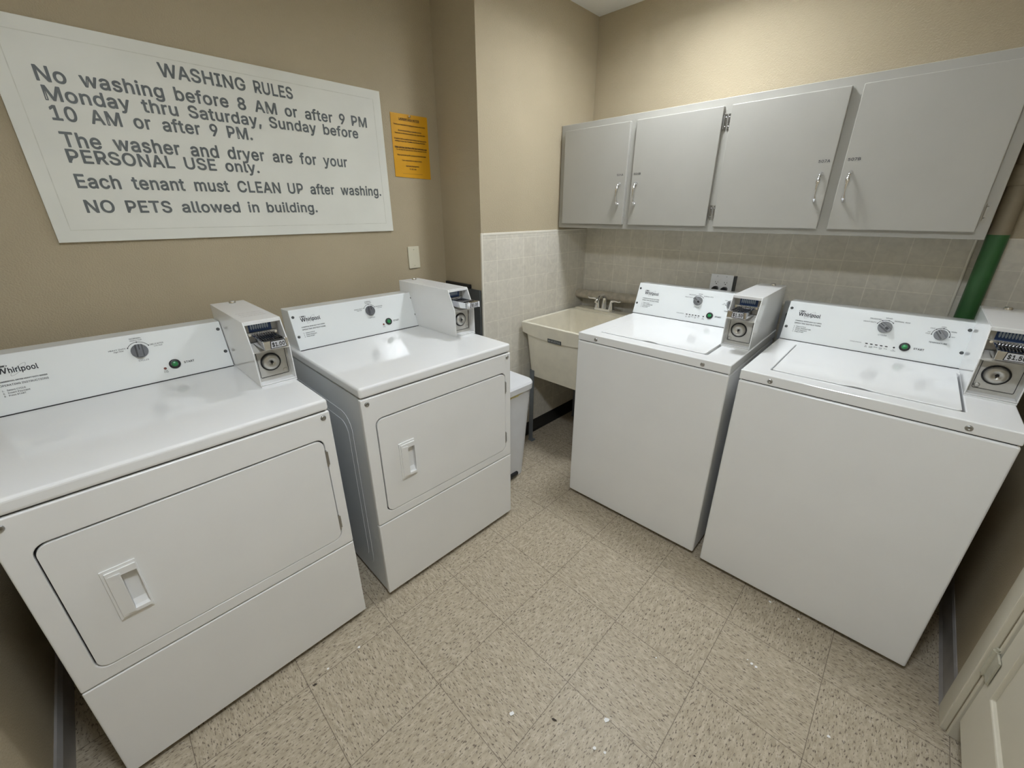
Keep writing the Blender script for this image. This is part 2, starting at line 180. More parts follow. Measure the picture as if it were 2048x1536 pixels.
# ------------------------------------------------------------------ mesh building
# letter outlines: character -> [advance, outline, outline ...] in thousandths of the type size
GLYPHS = json.loads('''{"A":[480,[16,0,201,509,276,509,463,0,395,0,287,302,280,323,272,346,264,372,255,402,244,438,232,478,245,478,233,437,222,402,213,371,204,345,197,322,191,302,85,0],[110,142,110,199,370,199,370,142]],"B":[456,[60,0,60,509,241,509,274,507,304,501,329,491,350,477,367,461,381,442,390,421,396,398,398,374,395,344,387,320,373,301,356,286,336,275,315,267,315,262,339,257,363,245,385,227,402,203,411,184,416,161,418,136,416,111,410,88,400,67,386,48,368,31,344,18,317,8,284,2,247,0],[125,57,245,57,281,60,309,67,330,80,344,96,353,115,355,137,352,161,342,184,327,203,306,218,279,228,248,231,125,231],[125,285,238,285,265,288,288,296,308,309,323,326,333,348,336,372,333,393,326,412,313,429,294,442,270,449,240,452,125,452]],"C":[510,[267,-7,225,-3,186,7,150,25,119,49,92,79,70,115,53,157,44,203,40,254,44,305,53,352,70,393,92,429,119,459,150,484,186,501,225,512,267,516,293,514,317,511,340,504,362,496,383,485,402,471,419,456,435,438,448,418,459,397,467,373,473,348,408,348,401,373,389,395,375,413,357,428,337,440,315,449,292,454,267,456,237,453,209,445,184,432,161,414,141,391,125,364,113,332,106,295,103,254,106,213,113,177,125,145,141,117,161,94,184,76,210,63,237,56,267,53,292,55,315,60,337,69,357,81,375,96,389,114,401,136,408,160,473,160,467,135,459,112,448,91,435,71,420,53,402,38,383,24,363,13,341,5,317,-2,293,-6]],"D":[502,[219,0,96,0,96,57,215,57,254,60,288,68,318,81,343,99,363,122,379,149,390,181,397,216,399,255,397,294,390,329,379,361,364,388,344,410,320,428,291,441,258,449,221,452,93,452,93,509,225,509,273,505,315,495,353,478,385,455,412,426,433,391,449,351,458,306,462,255,458,205,449,159,433,119,411,83,384,54,351,31,312,14,268,3],[125,509,125,0,60,0,60,509]],"E":[419,[60,0,60,509,372,509,372,452,125,452,125,286,355,286,355,229,125,229,125,57,375,57,375,0]],"F":[410,[60,0,60,509,369,509,369,452,125,452,125,278,346,278,346,221,125,221,125,0]],"G":[520,[269,-7,225,-3,185,7,149,25,118,49,91,79,69,116,53,157,43,203,40,254,43,305,53,352,69,393,91,429,117,459,149,484,184,501,223,512,265,516,291,514,316,510,340,504,363,494,384,483,403,469,421,453,436,436,449,416,460,395,468,373,474,349,408,349,399,372,387,393,373,411,356,427,337,439,315,448,291,454,265,456,236,453,209,445,183,432,160,414,141,392,125,364,113,332,106,295,103,254,106,213,113,177,125,145,141,117,161,95,184,76,210,63,238,56,269,53,296,55,322,61,345,71,365,85,382,102,396,123,407,147,413,173,415,202,434,199,283,199,283,256,478,256,478,200,475,160,466,124,451,91,431,62,406,38,377,19,344,5,308,-4]],"H":[517,[60,0,60,509,125,509,125,289,392,289,392,509,457,509,457,0,392,0,392,232,125,232,125,0]],"I":[300,[31,0,31,57,118,57,118,452,31,452,31,509,269,509,269,452,183,452,183,57,269,57,269,0]],"J":[396,[185,-7,143,-2,106,11,75,33,52,63,38,100,33,145,33,173,98,173,98,145,100,117,108,93,122,74,139,61,160,53,185,50,209,53,230,61,248,74,261,93,269,117,272,145,272,509,336,509,336,145,332,100,318,63,294,33,263,11,227,-2]],"K":[467,[104,145,104,216,122,239,139,261,157,282,174,303,193,324,212,344,364,509,448,509,231,276,228,276],[60,0,60,509,125,509,125,334,124,225,125,193,125,0],[372,0,188,259,228,309,449,0]],"L":[393,[60,0,60,509,125,509,125,57,361,57,361,0]],"M":[628,[60,0,60,509,152,509,277,187,282,174,287,159,293,141,299,123,305,103,311,84,317,65,322,49,307,49,312,65,318,83,324,102,330,121,336,140,342,158,348,174,352,187,476,509,568,509,568,0,504,0,504,291,504,308,504,327,505,347,505,369,506,413,507,435,507,457,513,457,505,433,498,409,490,386,482,363,474,341,467,322,461,305,456,291,342,0,286,0,170,291,165,304,159,321,152,340,145,361,137,384,129,408,121,432,112,457,119,457,119,437,120,416,120,394,121,372,122,328,122,309,122,291,122,0]],"N":[523,[60,0,60,509,136,509,343,183,352,169,363,151,375,130,388,107,401,82,414,55,405,54,402,81,401,108,400,134,399,157,399,178,399,195,399,509,463,509,463,0,387,0,202,290,190,310,177,331,164,354,148,381,136,402,123,425,108,452,119,454,120,429,121,406,122,384,123,354,124,328,125,307,125,291,125,0]],"O":[533,[267,-7,225,-3,186,7,150,25,119,49,92,79,70,115,53,157,44,203,40,254,44,305,53,352,70,393,92,429,119,459,150,484,186,501,225,512,267,516,309,512,348,501,384,484,415,459,442,429,464,393,480,352,490,305,493,254,490,203,480,157,464,115,442,79,415,49,384,25,348,7,309,-3],[267,53,296,55,324,63,349,76,372,94,392,116,408,144,420,176,428,213,430,254,428,295,420,332,408,365,392,392,372,415,349,433,324,446,296,453,267,456,237,453,210,445,184,433,161,415,142,392,125,364,113,332,106,295,103,254,106,213,113,176,125,144,142,117,161,94,184,76,210,63,237,55]],"P":[445,[60,0,60,509,235,509,272,506,305,499,332,487,356,471,375,452,390,430,400,404,407,377,409,348,407,318,400,291,390,265,375,243,356,223,332,207,305,195,272,188,235,186,109,186,109,242,233,242,257,244,279,248,297,256,318,272,333,294,342,319,344,348,342,376,333,402,318,423,297,439,279,446,257,451,232,452,125,452,125,0]],"Q":[533,[245,159,313,159,369,85,384,65,468,-48,401,-48,346,27,331,46],[267,-7,225,-3,186,7,150,25,119,49,92,79,70,115,53,157,44,203,40,254,44,305,53,352,70,393,92,429,119,459,150,484,186,501,225,512,267,516,309,512,348,501,384,484,415,459,442,429,464,393,480,352,490,305,493,254,490,203,480,157,464,115,442,79,415,49,384,25,348,7,309,-3],[267,53,296,55,324,63,349,76,372,94,392,116,408,144,420,176,428,213,430,254,428,295,420,332,408,365,392,392,372,415,349,433,324,446,296,453,267,456,237,453,210,445,184,433,161,415,142,392,125,364,113,332,106,295,103,254,106,213,113,176,125,144,142,117,161,94,184,76,210,63,237,55]],"R":[449,[60,0,60,509,236,509,273,506,305,500,333,489,356,473,376,455,390,433,401,408,407,381,409,352,407,323,401,296,390,271,376,250,356,232,333,217,305,206,273,200,236,198,96,198,96,255,234,255,258,256,280,260,298,267,319,281,334,300,342,324,345,352,342,380,334,405,319,425,298,440,279,446,258,451,233,452,125,452,125,0],[353,0,230,229,303,229,428,0]],"S":[447,[224,-9,188,-7,156,-1,128,9,102,23,81,40,64,60,51,83,42,109,38,137,104,137,110,110,123,88,142,71,166,59,194,52,224,49,246,50,267,54,286,60,311,74,329,92,341,114,346,139,342,161,332,179,316,193,296,205,272,214,245,222,184,239,145,253,112,269,86,289,67,313,56,341,52,372,54,400,62,425,75,448,92,468,113,484,138,498,165,508,195,514,227,516,259,514,289,508,316,498,340,484,360,468,377,449,390,427,398,403,401,378,337,378,332,402,320,421,302,437,280,449,254,456,225,459,194,456,167,448,145,435,129,418,118,398,115,376,119,352,131,334,148,319,169,308,191,300,212,293,264,279,287,272,312,264,336,252,359,238,379,220,395,198,402,180,407,161,408,139,406,112,399,87,386,64,370,43,349,25,323,11,294,0,261,-7]],"T":[449,[32,452,32,509,417,509,417,452,257,452,257,0,193,0,193,452]],"U":[517,[259,-8,220,-6,186,2,154,15,126,33,103,55,85,80,71,108,63,140,60,173,60,509,124,509,124,178,126,155,132,133,141,113,153,95,169,80,187,68,208,59,232,53,259,52,285,53,309,59,331,68,349,80,364,95,377,113,385,133,391,155,393,178,393,509,457,509,457,173,454,140,446,108,433,80,414,55,391,33,363,15,332,2,297,-6]],"V":[480,[204,0,16,509,84,509,192,206,199,187,207,164,215,137,225,106,236,71,248,31,235,31,247,71,257,107,267,138,276,165,283,187,290,206,395,509,463,509,278,0]],"W":[686,[155,0,16,509,82,509,163,196,170,171,175,145,181,120,187,94,192,67,197,40,189,40,194,67,200,94,205,120,211,145,218,171,224,196,306,509,380,509,462,196,468,171,474,145,480,120,486,94,492,67,497,40,488,40,493,67,499,94,504,120,510,145,517,171,523,196,603,509,670,509,530,0,455,0,368,323,362,345,357,368,351,391,346,417,341,445,336,475,350,475,345,446,340,420,335,395,330,371,324,347,318,323,230,0]],"X":[474,[18,0,217,284,217,236,29,509,104,509,178,400,192,379,204,361,214,345,223,329,233,312,243,292,232,292,243,311,252,329,261,345,272,361,284,379,298,400,374,509,446,509,259,239,259,287,456,0,382,0,292,129,279,149,268,165,259,180,250,195,241,212,230,231,244,231,235,213,225,196,216,181,206,166,195,149,182,129,91,0]],"Y":[472,[203,0,203,208,16,509,91,509,192,344,203,327,213,309,222,292,231,274,240,254,250,230,224,230,233,254,242,275,251,293,265,318,280,344,381,509,455,509,268,208,268,0]],"Z":[438,[42,0,42,46,273,385,289,408,306,431,323,453,341,476,348,454,327,453,306,453,285,452,265,452,244,452,223,452,40,452,40,509,397,509,397,462,169,129,152,105,134,81,116,57,97,33,90,54,111,55,131,56,152,57,173,57,193,57,214,57,399,57,399,0]],"a":[389,[160,-9,137,-7,115,-3,94,5,76,15,60,29,48,45,38,63,32,84,30,108,34,138,43,161,58,179,78,193,100,203,125,211,152,216,178,220,209,224,234,227,252,230,265,235,273,243,276,255,276,257,273,279,267,297,256,311,240,322,220,329,196,331,171,329,149,322,132,313,118,301,107,288,100,274,41,291,51,313,64,331,79,346,95,358,114,368,133,375,153,380,173,383,194,384,215,383,239,379,263,372,286,360,306,343,322,320,330,301,335,278,337,251,337,0,277,0,277,52,272,52,264,38,252,25,236,12,215,1,190,-6],[170,45,202,49,228,59,248,74,263,93,272,115,276,138,276,190,270,186,259,182,246,179,231,176,216,173,200,171,186,169,175,168,154,164,134,159,117,150,103,139,95,124,92,105,94,87,102,72,114,61,130,52,149,47]],"b":[424,[229,-8,198,-5,172,4,153,17,138,31,127,46,118,59,112,59,112,0,53,0,53,509,114,509,114,319,118,319,127,331,137,346,152,360,171,373,197,381,229,384,259,382,287,374,313,361,335,342,354,320,370,293,381,261,388,227,390,189,388,151,381,116,370,84,355,57,336,34,313,16,288,3,260,-6],[220,47,242,49,262,55,279,66,294,80,306,97,316,117,323,139,327,163,328,189,327,215,323,239,316,261,307,281,295,298,280,311,262,322,243,328,220,330,198,328,178,322,161,312,147,299,134,282,125,263,118,241,114,216,113,189,114,162,118,138,125,115,135,95,147,78,162,65,179,55,198,49]],"c":[396,[207,-8,174,-5,144,3,117,16,93,35,72,58,56,85,44,116,37,150,34,187,37,225,44,260,56,291,72,318,93,341,117,360,144,374,174,382,207,384,234,383,260,377,284,368,305,356,324,341,340,322,353,301,362,277,303,262,298,276,290,289,281,301,270,311,257,319,242,325,226,329,207,330,184,328,163,321,145,310,130,296,118,278,108,258,102,236,98,212,96,187,98,163,102,139,108,117,118,97,130,80,145,66,163,55,184,49,207,46,226,48,243,52,258,58,271,66,282,76,292,89,299,102,304,117,363,102,354,78,341,56,325,37,306,21,285,9,261,-1,235,-6]],"d":[424,[195,-8,165,-6,137,3,111,16,89,34,70,57,55,84,43,116,36,151,34,189,36,227,43,261,55,293,70,320,89,342,112,361,137,374,165,382,196,384,228,381,253,373,272,360,287,346,298,331,306,319,311,319,311,509,372,509,372,0,313,0,313,59,307,59,298,46,287,31,272,17,252,4,227,-5],[205,47,226,49,246,55,263,65,278,78,290,95,299,115,306,138,310,162,312,189,310,216,306,241,300,263,290,282,278,299,263,312,246,322,227,328,205,330,182,328,162,322,145,311,130,298,118,281,108,261,102,239,98,215,96,189,98,163,102,139,109,117,118,97,130,80,145,66,162,55,182,49]],"e":[404,[212,-8,177,-5,145,3,117,16,92,35,72,58,56,85,44,116,37,150,34,187,36,224,44,258,55,290,71,317,91,340,115,359,142,373,172,382,205,384,226,383,246,380,266,374,285,366,303,355,319,341,334,324,347,305,357,282,365,256,370,227,371,194,371,169,75,169,75,221,338,221,310,202,308,226,304,248,298,269,283,294,263,314,237,326,205,330,183,328,164,323,146,313,125,294,109,270,99,241,96,211,96,178,98,151,102,127,110,106,121,88,135,73,151,61,169,53,190,48,212,46,234,48,254,53,271,61,285,73,297,88,306,105,365,91,353,63,335,39,320,26,302,14,283,4,261,-3,237,-7]],"f":[254,[228,379,228,327,6,327,6,379],[81,0,81,432,84,461,96,486,113,505,135,519,161,527,187,530,207,529,222,527,234,524,243,521,227,468,222,470,215,472,206,473,195,474,171,470,154,460,145,443,142,419,142,0]],"g":[425,[207,-151,180,-149,156,-146,134,-140,105,-127,82,-110,64,-91,51,-69,101,-41,110,-53,122,-66,136,-78,154,-88,178,-95,207,-97,236,-95,261,-87,282,-75,298,-58,308,-34,311,-6,311,68,306,68,298,56,287,41,272,28,252,16,227,8,195,5,165,7,138,14,113,27,90,43,71,65,55,90,43,120,36,154,34,191,36,229,43,263,55,293,71,320,90,342,112,361,138,374,166,382,196,384,228,382,253,373,273,360,288,346,299,331,308,319,313,319,313,379,372,379,372,-9,370,-40,363,-67,350,-90,334,-109,314,-124,291,-136,265,-144,237,-149],[205,59,227,61,246,66,264,75,285,95,300,121,307,142,311,166,312,193,311,219,307,242,300,264,291,283,279,299,264,312,247,322,227,328,205,330,182,328,163,322,145,312,130,298,118,282,109,262,102,241,98,218,96,193,98,167,102,144,109,123,124,96,145,76,163,66,183,61]],"h":[410,[114,227,114,0,53,0,53,509,114,509,114,287,102,287,116,319,132,344,152,362,175,374,200,382,227,384,252,383,275,377,295,369,313,356,328,340,341,321,350,298,355,271,357,240,357,0,296,0,296,235,293,263,286,286,273,304,256,318,235,326,210,329,184,326,161,317,141,303,126,283,117,257]],"i":[167,[53,0,53,379,114,379,114,0],[84,443,67,446,54,455,44,468,41,483,44,499,54,512,67,521,84,524,100,521,114,512,123,499,126,483,123,468,114,455,100,446]],"j":[167,[53,379,114,379,114,-30,112,-52,108,-72,102,-90,86,-113,65,-129,47,-137,27,-141,4,-143,-10,-143,-10,-87,2,-87,25,-83,40,-72,50,-54,53,-29],[83,443,67,446,53,455,44,468,41,483,44,499,53,512,67,521,83,524,100,521,114,512,123,499,126,483,123,468,114,455,100,446]],"k":[381,[110,137,110,212,121,212,284,379,360,379,184,199,177,199],[53,0,53,509,114,509,114,0],[294,0,148,186,191,229,372,0]],"l":[189,[139,-2,112,0,91,8,74,20,62,37,55,59,53,84,53,509,114,509,114,99,115,77,120,62,130,54,146,52,154,52,160,53,165,53,170,54,181,3,172,1,162,-1,151,-2]],"m":[610,[53,0,53,379,112,379,112,295,108,295,118,323,132,346,151,363,172,376,195,384,219,386,245,383,268,375,287,361,303,342,314,320,321,295,312,295,322,321,337,343,357,361,381,375,407,383,437,386,458,385,478,380,497,372,514,361,529,346,541,328,550,307,555,283,557,255,557,0,496,0,496,254,493,279,485,298,473,313,447,326,419,330,395,328,374,320,358,307,345,290,338,270,335,247,335,0,274,0,274,260,269,288,253,311,229,326,199,330,178,328,158,320,140,307,126,289,117,266,114,238,114,0]],"n":[410,[114,227,114,0,53,0,53,379,112,379,112,287,102,287,116,319,132,344,152,362,175,374,200,382,227,384,252,383,275,377,295,369,313,356,328,340,341,321,350,298,355,271,357,240,357,0,296,0,296,235,293,263,286,286,273,304,256,318,235,326,210,329,184,326,161,317,141,303,126,283,117,257]],"o":[415,[207,-8,174,-5,144,3,117,16,93,35,72,58,56,85,44,116,37,150,34,187,37,225,44,260,56,291,72,318,93,341,117,360,144,374,174,382,207,384,241,382,271,374,299,360,323,341,343,318,359,291,371,260,379,225,381,187,379,150,371,116,359,85,343,58,323,35,299,16,271,3,241,-5],[207,46,231,49,252,55,270,66,285,80,298,97,307,117,314,139,318,163,319,187,318,212,314,236,307,258,298,278,285,296,270,310,252,321,231,328,207,330,184,328,163,321,145,310,130,296,118,278,108,258,102,236,98,212,96,187,98,163,102,139,108,117,118,97,130,80,145,66,163,55,184,49]],"p":[424,[53,-143,53,379,112,379,112,319,118,319,126,331,137,346,152,360,171,373,197,381,229,384,259,382,287,374,313,361,335,342,354,320,370,293,381,261,388,227,390,189,388,151,381,116,370,84,355,57,336,34,313,16,288,3,260,-6,229,-8,198,-5,173,4,153,17,138,31,127,46,118,59,114,59,114,-143],[220,47,242,49,262,55,279,66,294,80,306,97,316,117,323,139,327,163,328,189,327,215,323,239,316,261,307,281,295,298,280,311,262,322,243,328,220,330,198,328,178,322,161,312,147,299,134,282,125,263,118,241,114,216,113,189,114,162,118,138,125,115,135,95,147,78,162,65,179,55,198,49]],"q":[424,[372,-143,311,-143,311,59,306,59,298,46,287,31,272,17,252,4,227,-5,195,-8,165,-6,137,3,111,16,89,34,70,57,55,84,43,116,36,151,34,189,36,227,43,261,55,293,70,320,89,342,112,361,137,374,165,382,196,384,228,381,253,373,272,360,287,346,298,331,307,319,313,319,313,379,372,379],[205,47,226,49,246,55,263,65,278,78,290,95,299,115,306,138,310,162,312,189,310,216,306,241,300,263,290,282,278,299,263,312,246,322,227,328,205,330,182,328,162,322,145,311,130,298,118,281,108,261,102,239,98,215,96,189,98,163,102,139,109,117,118,97,130,80,145,66,162,55,182,49]],"r":[259,[53,0,53,379,112,379,112,321,115,321,130,347,152,367,171,377,191,383,213,385,221,385,229,384,237,384,243,384,243,322,239,323,230,324,219,325,207,326,182,323,159,315,140,301,126,284,117,262,114,237,114,0]],"s":[365,[182,-8,157,-7,133,-3,112,3,93,12,76,24,62,38,50,54,41,73,36,94,94,107,105,79,124,60,150,49,181,45,206,47,227,53,244,62,262,81,268,103,265,121,254,136,237,147,212,155,149,170,118,180,92,192,72,208,58,227,50,249,47,274,49,295,55,314,65,332,79,347,95,360,115,370,137,378,161,383,187,384,212,383,234,379,254,372,279,358,299,339,314,316,324,290,268,277,258,298,243,316,219,328,187,333,156,329,131,317,114,299,109,277,112,258,124,243,144,232,172,223,229,209,261,200,287,187,306,171,320,153,328,131,331,107,329,85,323,65,312,47,298,31,281,18,260,6,236,-2,210,-7]],"t":[227,[204,379,204,327,6,327,6,379],[65,471,126,471,126,98,128,76,136,61,150,53,170,50,177,50,185,51,194,52,202,54,213,2,203,-1,192,-3,180,-4,168,-4,138,-1,113,7,92,21,77,41,68,64,65,93]],"u":[410,[182,-5,158,-3,135,2,115,11,97,23,82,39,69,59,60,82,54,109,53,139,53,379,114,379,114,144,116,117,124,94,137,75,154,61,175,53,200,50,226,53,249,62,268,77,283,97,293,122,296,153,296,379,357,379,357,0,298,0,298,92,307,92,294,60,277,35,257,17,234,5,209,-3]],"v":[389,[163,0,17,379,84,379,165,155,173,132,180,110,187,87,193,64,199,42,206,21,184,21,191,42,197,64,203,87,209,110,216,132,224,155,305,379,371,379,226,0]],"w":[567,[138,0,23,379,87,379,133,214,140,190,147,164,154,137,161,107,168,75,175,41,165,41,172,74,179,105,186,135,192,163,199,189,206,214,252,379,316,379,362,214,368,189,375,163,382,136,388,106,395,75,402,41,391,41,399,75,406,106,413,135,420,163,427,189,434,214,480,379,545,379,429,0,368,0,319,172,312,198,305,225,297,252,291,280,284,309,277,338,291,338,284,309,277,280,270,252,263,225,255,198,248,172,199,0]],"x":[379,[21,0,171,218,171,171,29,379,100,379,147,306,159,287,170,270,179,253,193,229,207,206,175,206,190,229,202,253,211,270,222,287,233,306,282,379,352,379,209,169,209,214,358,0,287,0,231,85,214,112,200,136,187,159,173,182,205,182,191,159,178,136,165,112,148,85,91,0]],"y":[389,[47,-139,61,-86,71,-87,88,-90,104,-89,118,-84,130,-74,141,-58,151,-36,163,-1,17,379,84,379,165,155,173,132,180,109,187,87,193,64,199,42,206,21,184,21,190,42,196,64,202,87,209,110,216,132,224,155,305,379,371,379,204,-58,191,-85,177,-107,159,-124,139,-136,117,-143,91,-145,77,-145,65,-143,54,-141]],"z":[380,[42,0,42,46,254,320,254,323,48,323,48,379,333,379,333,331,126,60,126,56,339,56,339,0]],"0":[453,[227,-7,191,-3,158,7,130,24,105,48,85,77,69,113,57,155,50,202,48,254,50,306,57,353,69,395,85,431,106,461,130,484,159,502,191,512,227,516,262,512,295,502,323,484,348,461,368,431,384,395,396,353,403,306,405,254,403,202,396,155,384,113,368,77,348,48,323,24,295,7,263,-3],[227,50,250,52,271,60,290,74,306,92,320,116,330,144,338,176,342,213,344,254,342,295,338,332,330,365,320,393,306,416,290,435,271,449,250,457,227,460,203,457,182,449,163,435,147,416,134,393,123,365,115,332,111,295,109,254,111,213,115,176,123,144,134,116,147,92,163,74,182,60,203,52]],"1":[453,[76,0,76,55,391,55,391,0],[276,509,276,0,212,0,212,448,209,448,86,358,86,427,198,509]],"2":[453,[64,0,64,47,234,229,252,248,268,266,282,282,299,305,311,327,318,348,320,371,317,397,308,419,293,436,273,449,250,457,224,460,196,457,172,447,153,433,139,413,130,390,127,362,66,362,68,391,75,418,86,442,102,464,121,482,143,496,168,507,196,513,225,516,254,513,281,507,306,497,328,482,346,465,361,445,372,423,379,398,381,372,378,345,371,318,363,299,351,280,336,259,317,235,294,209,267,180,153,60,153,57,389,57,389,0]],"3":[453,[218,-7,188,-5,159,1,133,10,108,22,88,38,70,57,57,79,48,104,44,132,109,132,115,107,126,87,144,71,165,59,191,52,219,50,248,53,275,61,297,74,315,93,325,116,329,145,326,172,316,196,299,217,275,234,254,241,229,246,201,248,157,248,157,299,288,448,288,452,70,452,70,509,372,509,372,461,211,278,211,289,247,290,279,286,308,276,333,262,354,244,371,222,383,198,391,173,393,145,390,116,383,90,370,66,354,45,333,27,309,12,281,2,251,-5]],"4":[453,[40,105,40,158,247,509,311,509,109,166,109,163,413,163,413,105],[282,0,282,121,282,146,282,318,343,318,343,0]],"5":[453,[221,-7,192,-5,165,1,140,11,118,25,99,41,83,60,71,82,63,105,60,130,122,130,127,108,138,89,154,73,173,60,196,52,221,50,250,53,276,64,298,82,314,104,324,131,328,162,326,183,321,203,314,221,297,244,275,262,248,273,218,277,192,275,167,268,145,258,128,246,67,253,96,509,366,509,366,452,151,452,134,301,136,301,155,315,178,325,203,331,229,334,252,332,274,328,294,321,313,311,330,299,345,285,358,269,370,251,379,231,386,210,390,187,391,163,388,132,381,102,369,76,352,52,332,32,309,15,282,3,253,-4]],"6":[453,[226,-7,196,-4,168,3,142,15,119,31,100,51,84,74,73,101,66,130,64,162,65,187,71,212,80,239,93,268,112,302,137,340,252,509,322,509,151,261,145,261,154,275,165,288,179,299,196,307,214,312,235,314,265,312,291,305,316,295,337,280,355,262,370,240,380,215,387,187,389,157,387,127,379,98,368,73,352,50,333,30,310,14,284,3,257,-4],[226,48,254,52,279,63,299,79,314,101,324,128,327,157,324,187,314,213,299,235,279,251,254,262,226,265,198,262,174,252,153,235,138,214,128,188,125,158,128,128,138,102,153,79,174,63,198,52]],"7":[453,[97,0,323,448,323,452,62,452,62,509,391,509,391,449,165,0]],"8":[453,[226,-7,193,-5,163,1,136,11,111,25,91,42,74,62,62,84,54,109,52,135,53,156,58,176,65,195,81,220,101,241,125,256,153,265,153,267,129,276,109,289,93,308,80,330,73,354,70,380,73,405,79,429,90,450,106,469,124,485,146,498,170,508,197,514,226,516,255,514,282,508,306,498,328,485,346,469,361,450,373,429,379,405,382,380,379,354,372,330,359,308,343,289,323,276,300,267,300,265,327,256,351,241,372,220,387,195,395,176,399,156,401,135,398,109,391,84,378,62,362,42,341,25,317,11,289,1,259,-5],[226,49,258,52,285,60,307,74,323,91,333,113,337,139,333,165,322,189,305,208,283,223,256,232,226,235,196,232,169,223,147,208,130,189,119,165,115,139,119,113,129,91,145,74,167,60,185,54,205,50],[226,290,252,292,274,300,293,313,307,330,316,351,319,376,316,399,308,420,294,437,275,449,252,457,226,460,200,457,177,449,159,437,145,420,136,399,133,376,136,351,145,330,159,313,178,300,201,292]],"9":[453,[226,516,256,513,285,506,310,494,333,478,352,458,368,434,380,408,387,378,389,347,387,322,382,296,373,270,359,240,340,207,315,168,200,0,130,0,301,248,307,248,299,234,287,221,273,210,257,202,238,196,218,195,188,197,161,203,137,214,116,229,98,247,83,269,72,294,66,321,64,352,66,382,73,411,85,436,101,459,120,479,143,494,168,506,196,513],[226,460,199,457,174,446,154,429,138,407,129,381,125,352,129,322,138,295,154,274,174,257,199,247,226,243,254,247,279,257,299,273,314,295,324,321,327,350,324,381,314,407,299,429,279,446,254,457]],".":[188,[95,-4,78,-1,63,9,53,24,50,41,53,59,63,73,78,83,95,87,113,83,128,73,138,59,141,41,138,24,128,9,113,-1]],",":[188,[38,-119,68,71,137,71,84,-119]],";":[188,[38,-119,68,71,137,71,84,-119],[103,271,86,274,71,284,61,299,58,316,61,334,71,349,86,359,103,362,121,359,136,349,146,334,149,316,146,299,136,284,121,274]],":":[188,[95,-4,78,-1,63,9,53,24,50,41,53,59,63,73,78,83,95,87,113,83,128,73,138,59,141,41,138,24,128,9,113,-1],[95,271,78,274,63,284,53,299,50,316,53,334,63,349,78,359,95,362,113,359,128,349,138,334,141,316,138,299,128,284,113,274]],"!":[196,[67,160,63,509,132,509,128,160],[98,-4,81,-1,66,9,56,24,52,41,56,58,66,73,81,83,98,86,116,83,130,73,140,58,143,41,140,24,130,9,116,-1]],"$":[447,[202,-74,202,583,244,583,244,-74],[224,-9,188,-7,156,-1,128,9,102,23,81,40,64,60,51,83,42,109,38,137,104,137,110,110,123,88,142,71,166,59,194,52,224,49,246,50,267,54,286,60,311,74,329,92,341,114,346,139,342,161,332,179,316,193,296,205,272,214,245,222,184,239,145,253,112,269,86,289,67,313,56,341,52,372,54,400,62,425,75,448,92,468,113,484,138,498,165,508,195,514,227,516,259,514,289,508,316,498,340,484,360,468,377,449,390,427,398,403,401,378,337,378,332,402,320,421,302,437,280,449,254,456,225,459,194,456,167,448,145,435,129,418,118,398,115,376,119,352,131,334,148,319,169,308,191,300,212,293,264,279,287,272,312,264,336,252,359,238,379,220,395,198,402,180,407,161,408,139,406,112,399,87,386,64,370,43,349,25,323,11,294,0,261,-7]],"-":[453,[337,244,337,188,114,188,114,244]],"/":[249,[235,533,71,-76,14,-76,178,533]]}''')
CAP = 0.509
_gl = {}
def glyph(c, bold):
    if (c, bold) in _gl: return _gl[c, bold]
    g = GLYPHS[c]; loops = [[(l[i] / 1000, l[i + 1] / 1000) for i in range(0, len(l), 2)] for l in g[1:]]
    area = lambda l: sum(l[i - 1][0] * l[i][1] - l[i][0] * l[i - 1][1] for i in range(len(l)))
    big = max(loops, key=lambda l: abs(area(l))); sg = 1 if area(big) > 0 else -1
    outer = [l for l in loops if area(l) * sg > 0]; holes = [l for l in loops if area(l) * sg < 0]
    def inside(p, l):
        r = False
        for i in range(len(l)):
            (xa, ya), (xb, yb) = l[i - 1], l[i]
            if (ya > p[1]) != (yb > p[1]) and p[0] < (xb - xa) * (p[1] - ya) / (yb - ya) + xa: r = not r
        return r
    vs = []; fs = []
    for o in outer:
        bm = bmesh.new()
        for l in [o] + [h for h in holes if inside(h[0], o)]:
            q = [bm.verts.new((x, y, 0)) for x, y in l]
            for i in range(len(q)): bm.edges.new((q[i], q[(i + 1) % len(q)]))
        bmesh.ops.triangle_fill(bm, use_beauty=True, use_dissolve=False, edges=bm.edges[:]); bm.verts.index_update()
        k = len(vs); vs += [(v.co.x, v.co.y) for v in bm.verts]; fs += [tuple(v.index + k for v in f.verts) for f in bm.faces]; bm.free()
    if bold:                                     # heavier strokes: a rim of width 2*bold along every outline
        for l in loops:
            for i in range(len(l)):
                (xa, ya), (xb, yb) = l[i - 1], l[i]; d = math.hypot(xb - xa, yb - ya)
                if d < 1e-5: continue
                nx, ny = -(yb - ya) / d * bold, (xb - xa) / d * bold; k = len(vs)
                vs += [(xa + nx, ya + ny), (xb + nx, yb + ny), (xb - nx, yb - ny), (xa - nx, ya - ny)]; fs.append((k, k + 1, k + 2, k + 3))
                k = len(vs); q = [(xb + bold * math.cos(PI / 4 * j), yb + bold * math.sin(PI / 4 * j)) for j in range(8)]; vs += q; fs.append(tuple(range(k, k + 8)))
    _gl[c, bold] = (vs, fs, g[0] / 1000); return _gl[c, bold]
_txt = {}
def text_geo(body, bold):
    """letters as flat triangles: (verts2d, faces)"""
    k = (body, bold)
    if k not in _txt:
        V = []; F = []; x = 0.0
        for c in body:
            if c == ' ': x += 0.19; continue
            vs, fs, adv = glyph(c, bold); o = len(V)
            V += [(x + a, b_) for a, b_ in vs]; F += [tuple(i + o for i in f) for f in fs]; x += adv + 1.2 * bold
        _txt[k] = (V, F)
    return _txt[k]

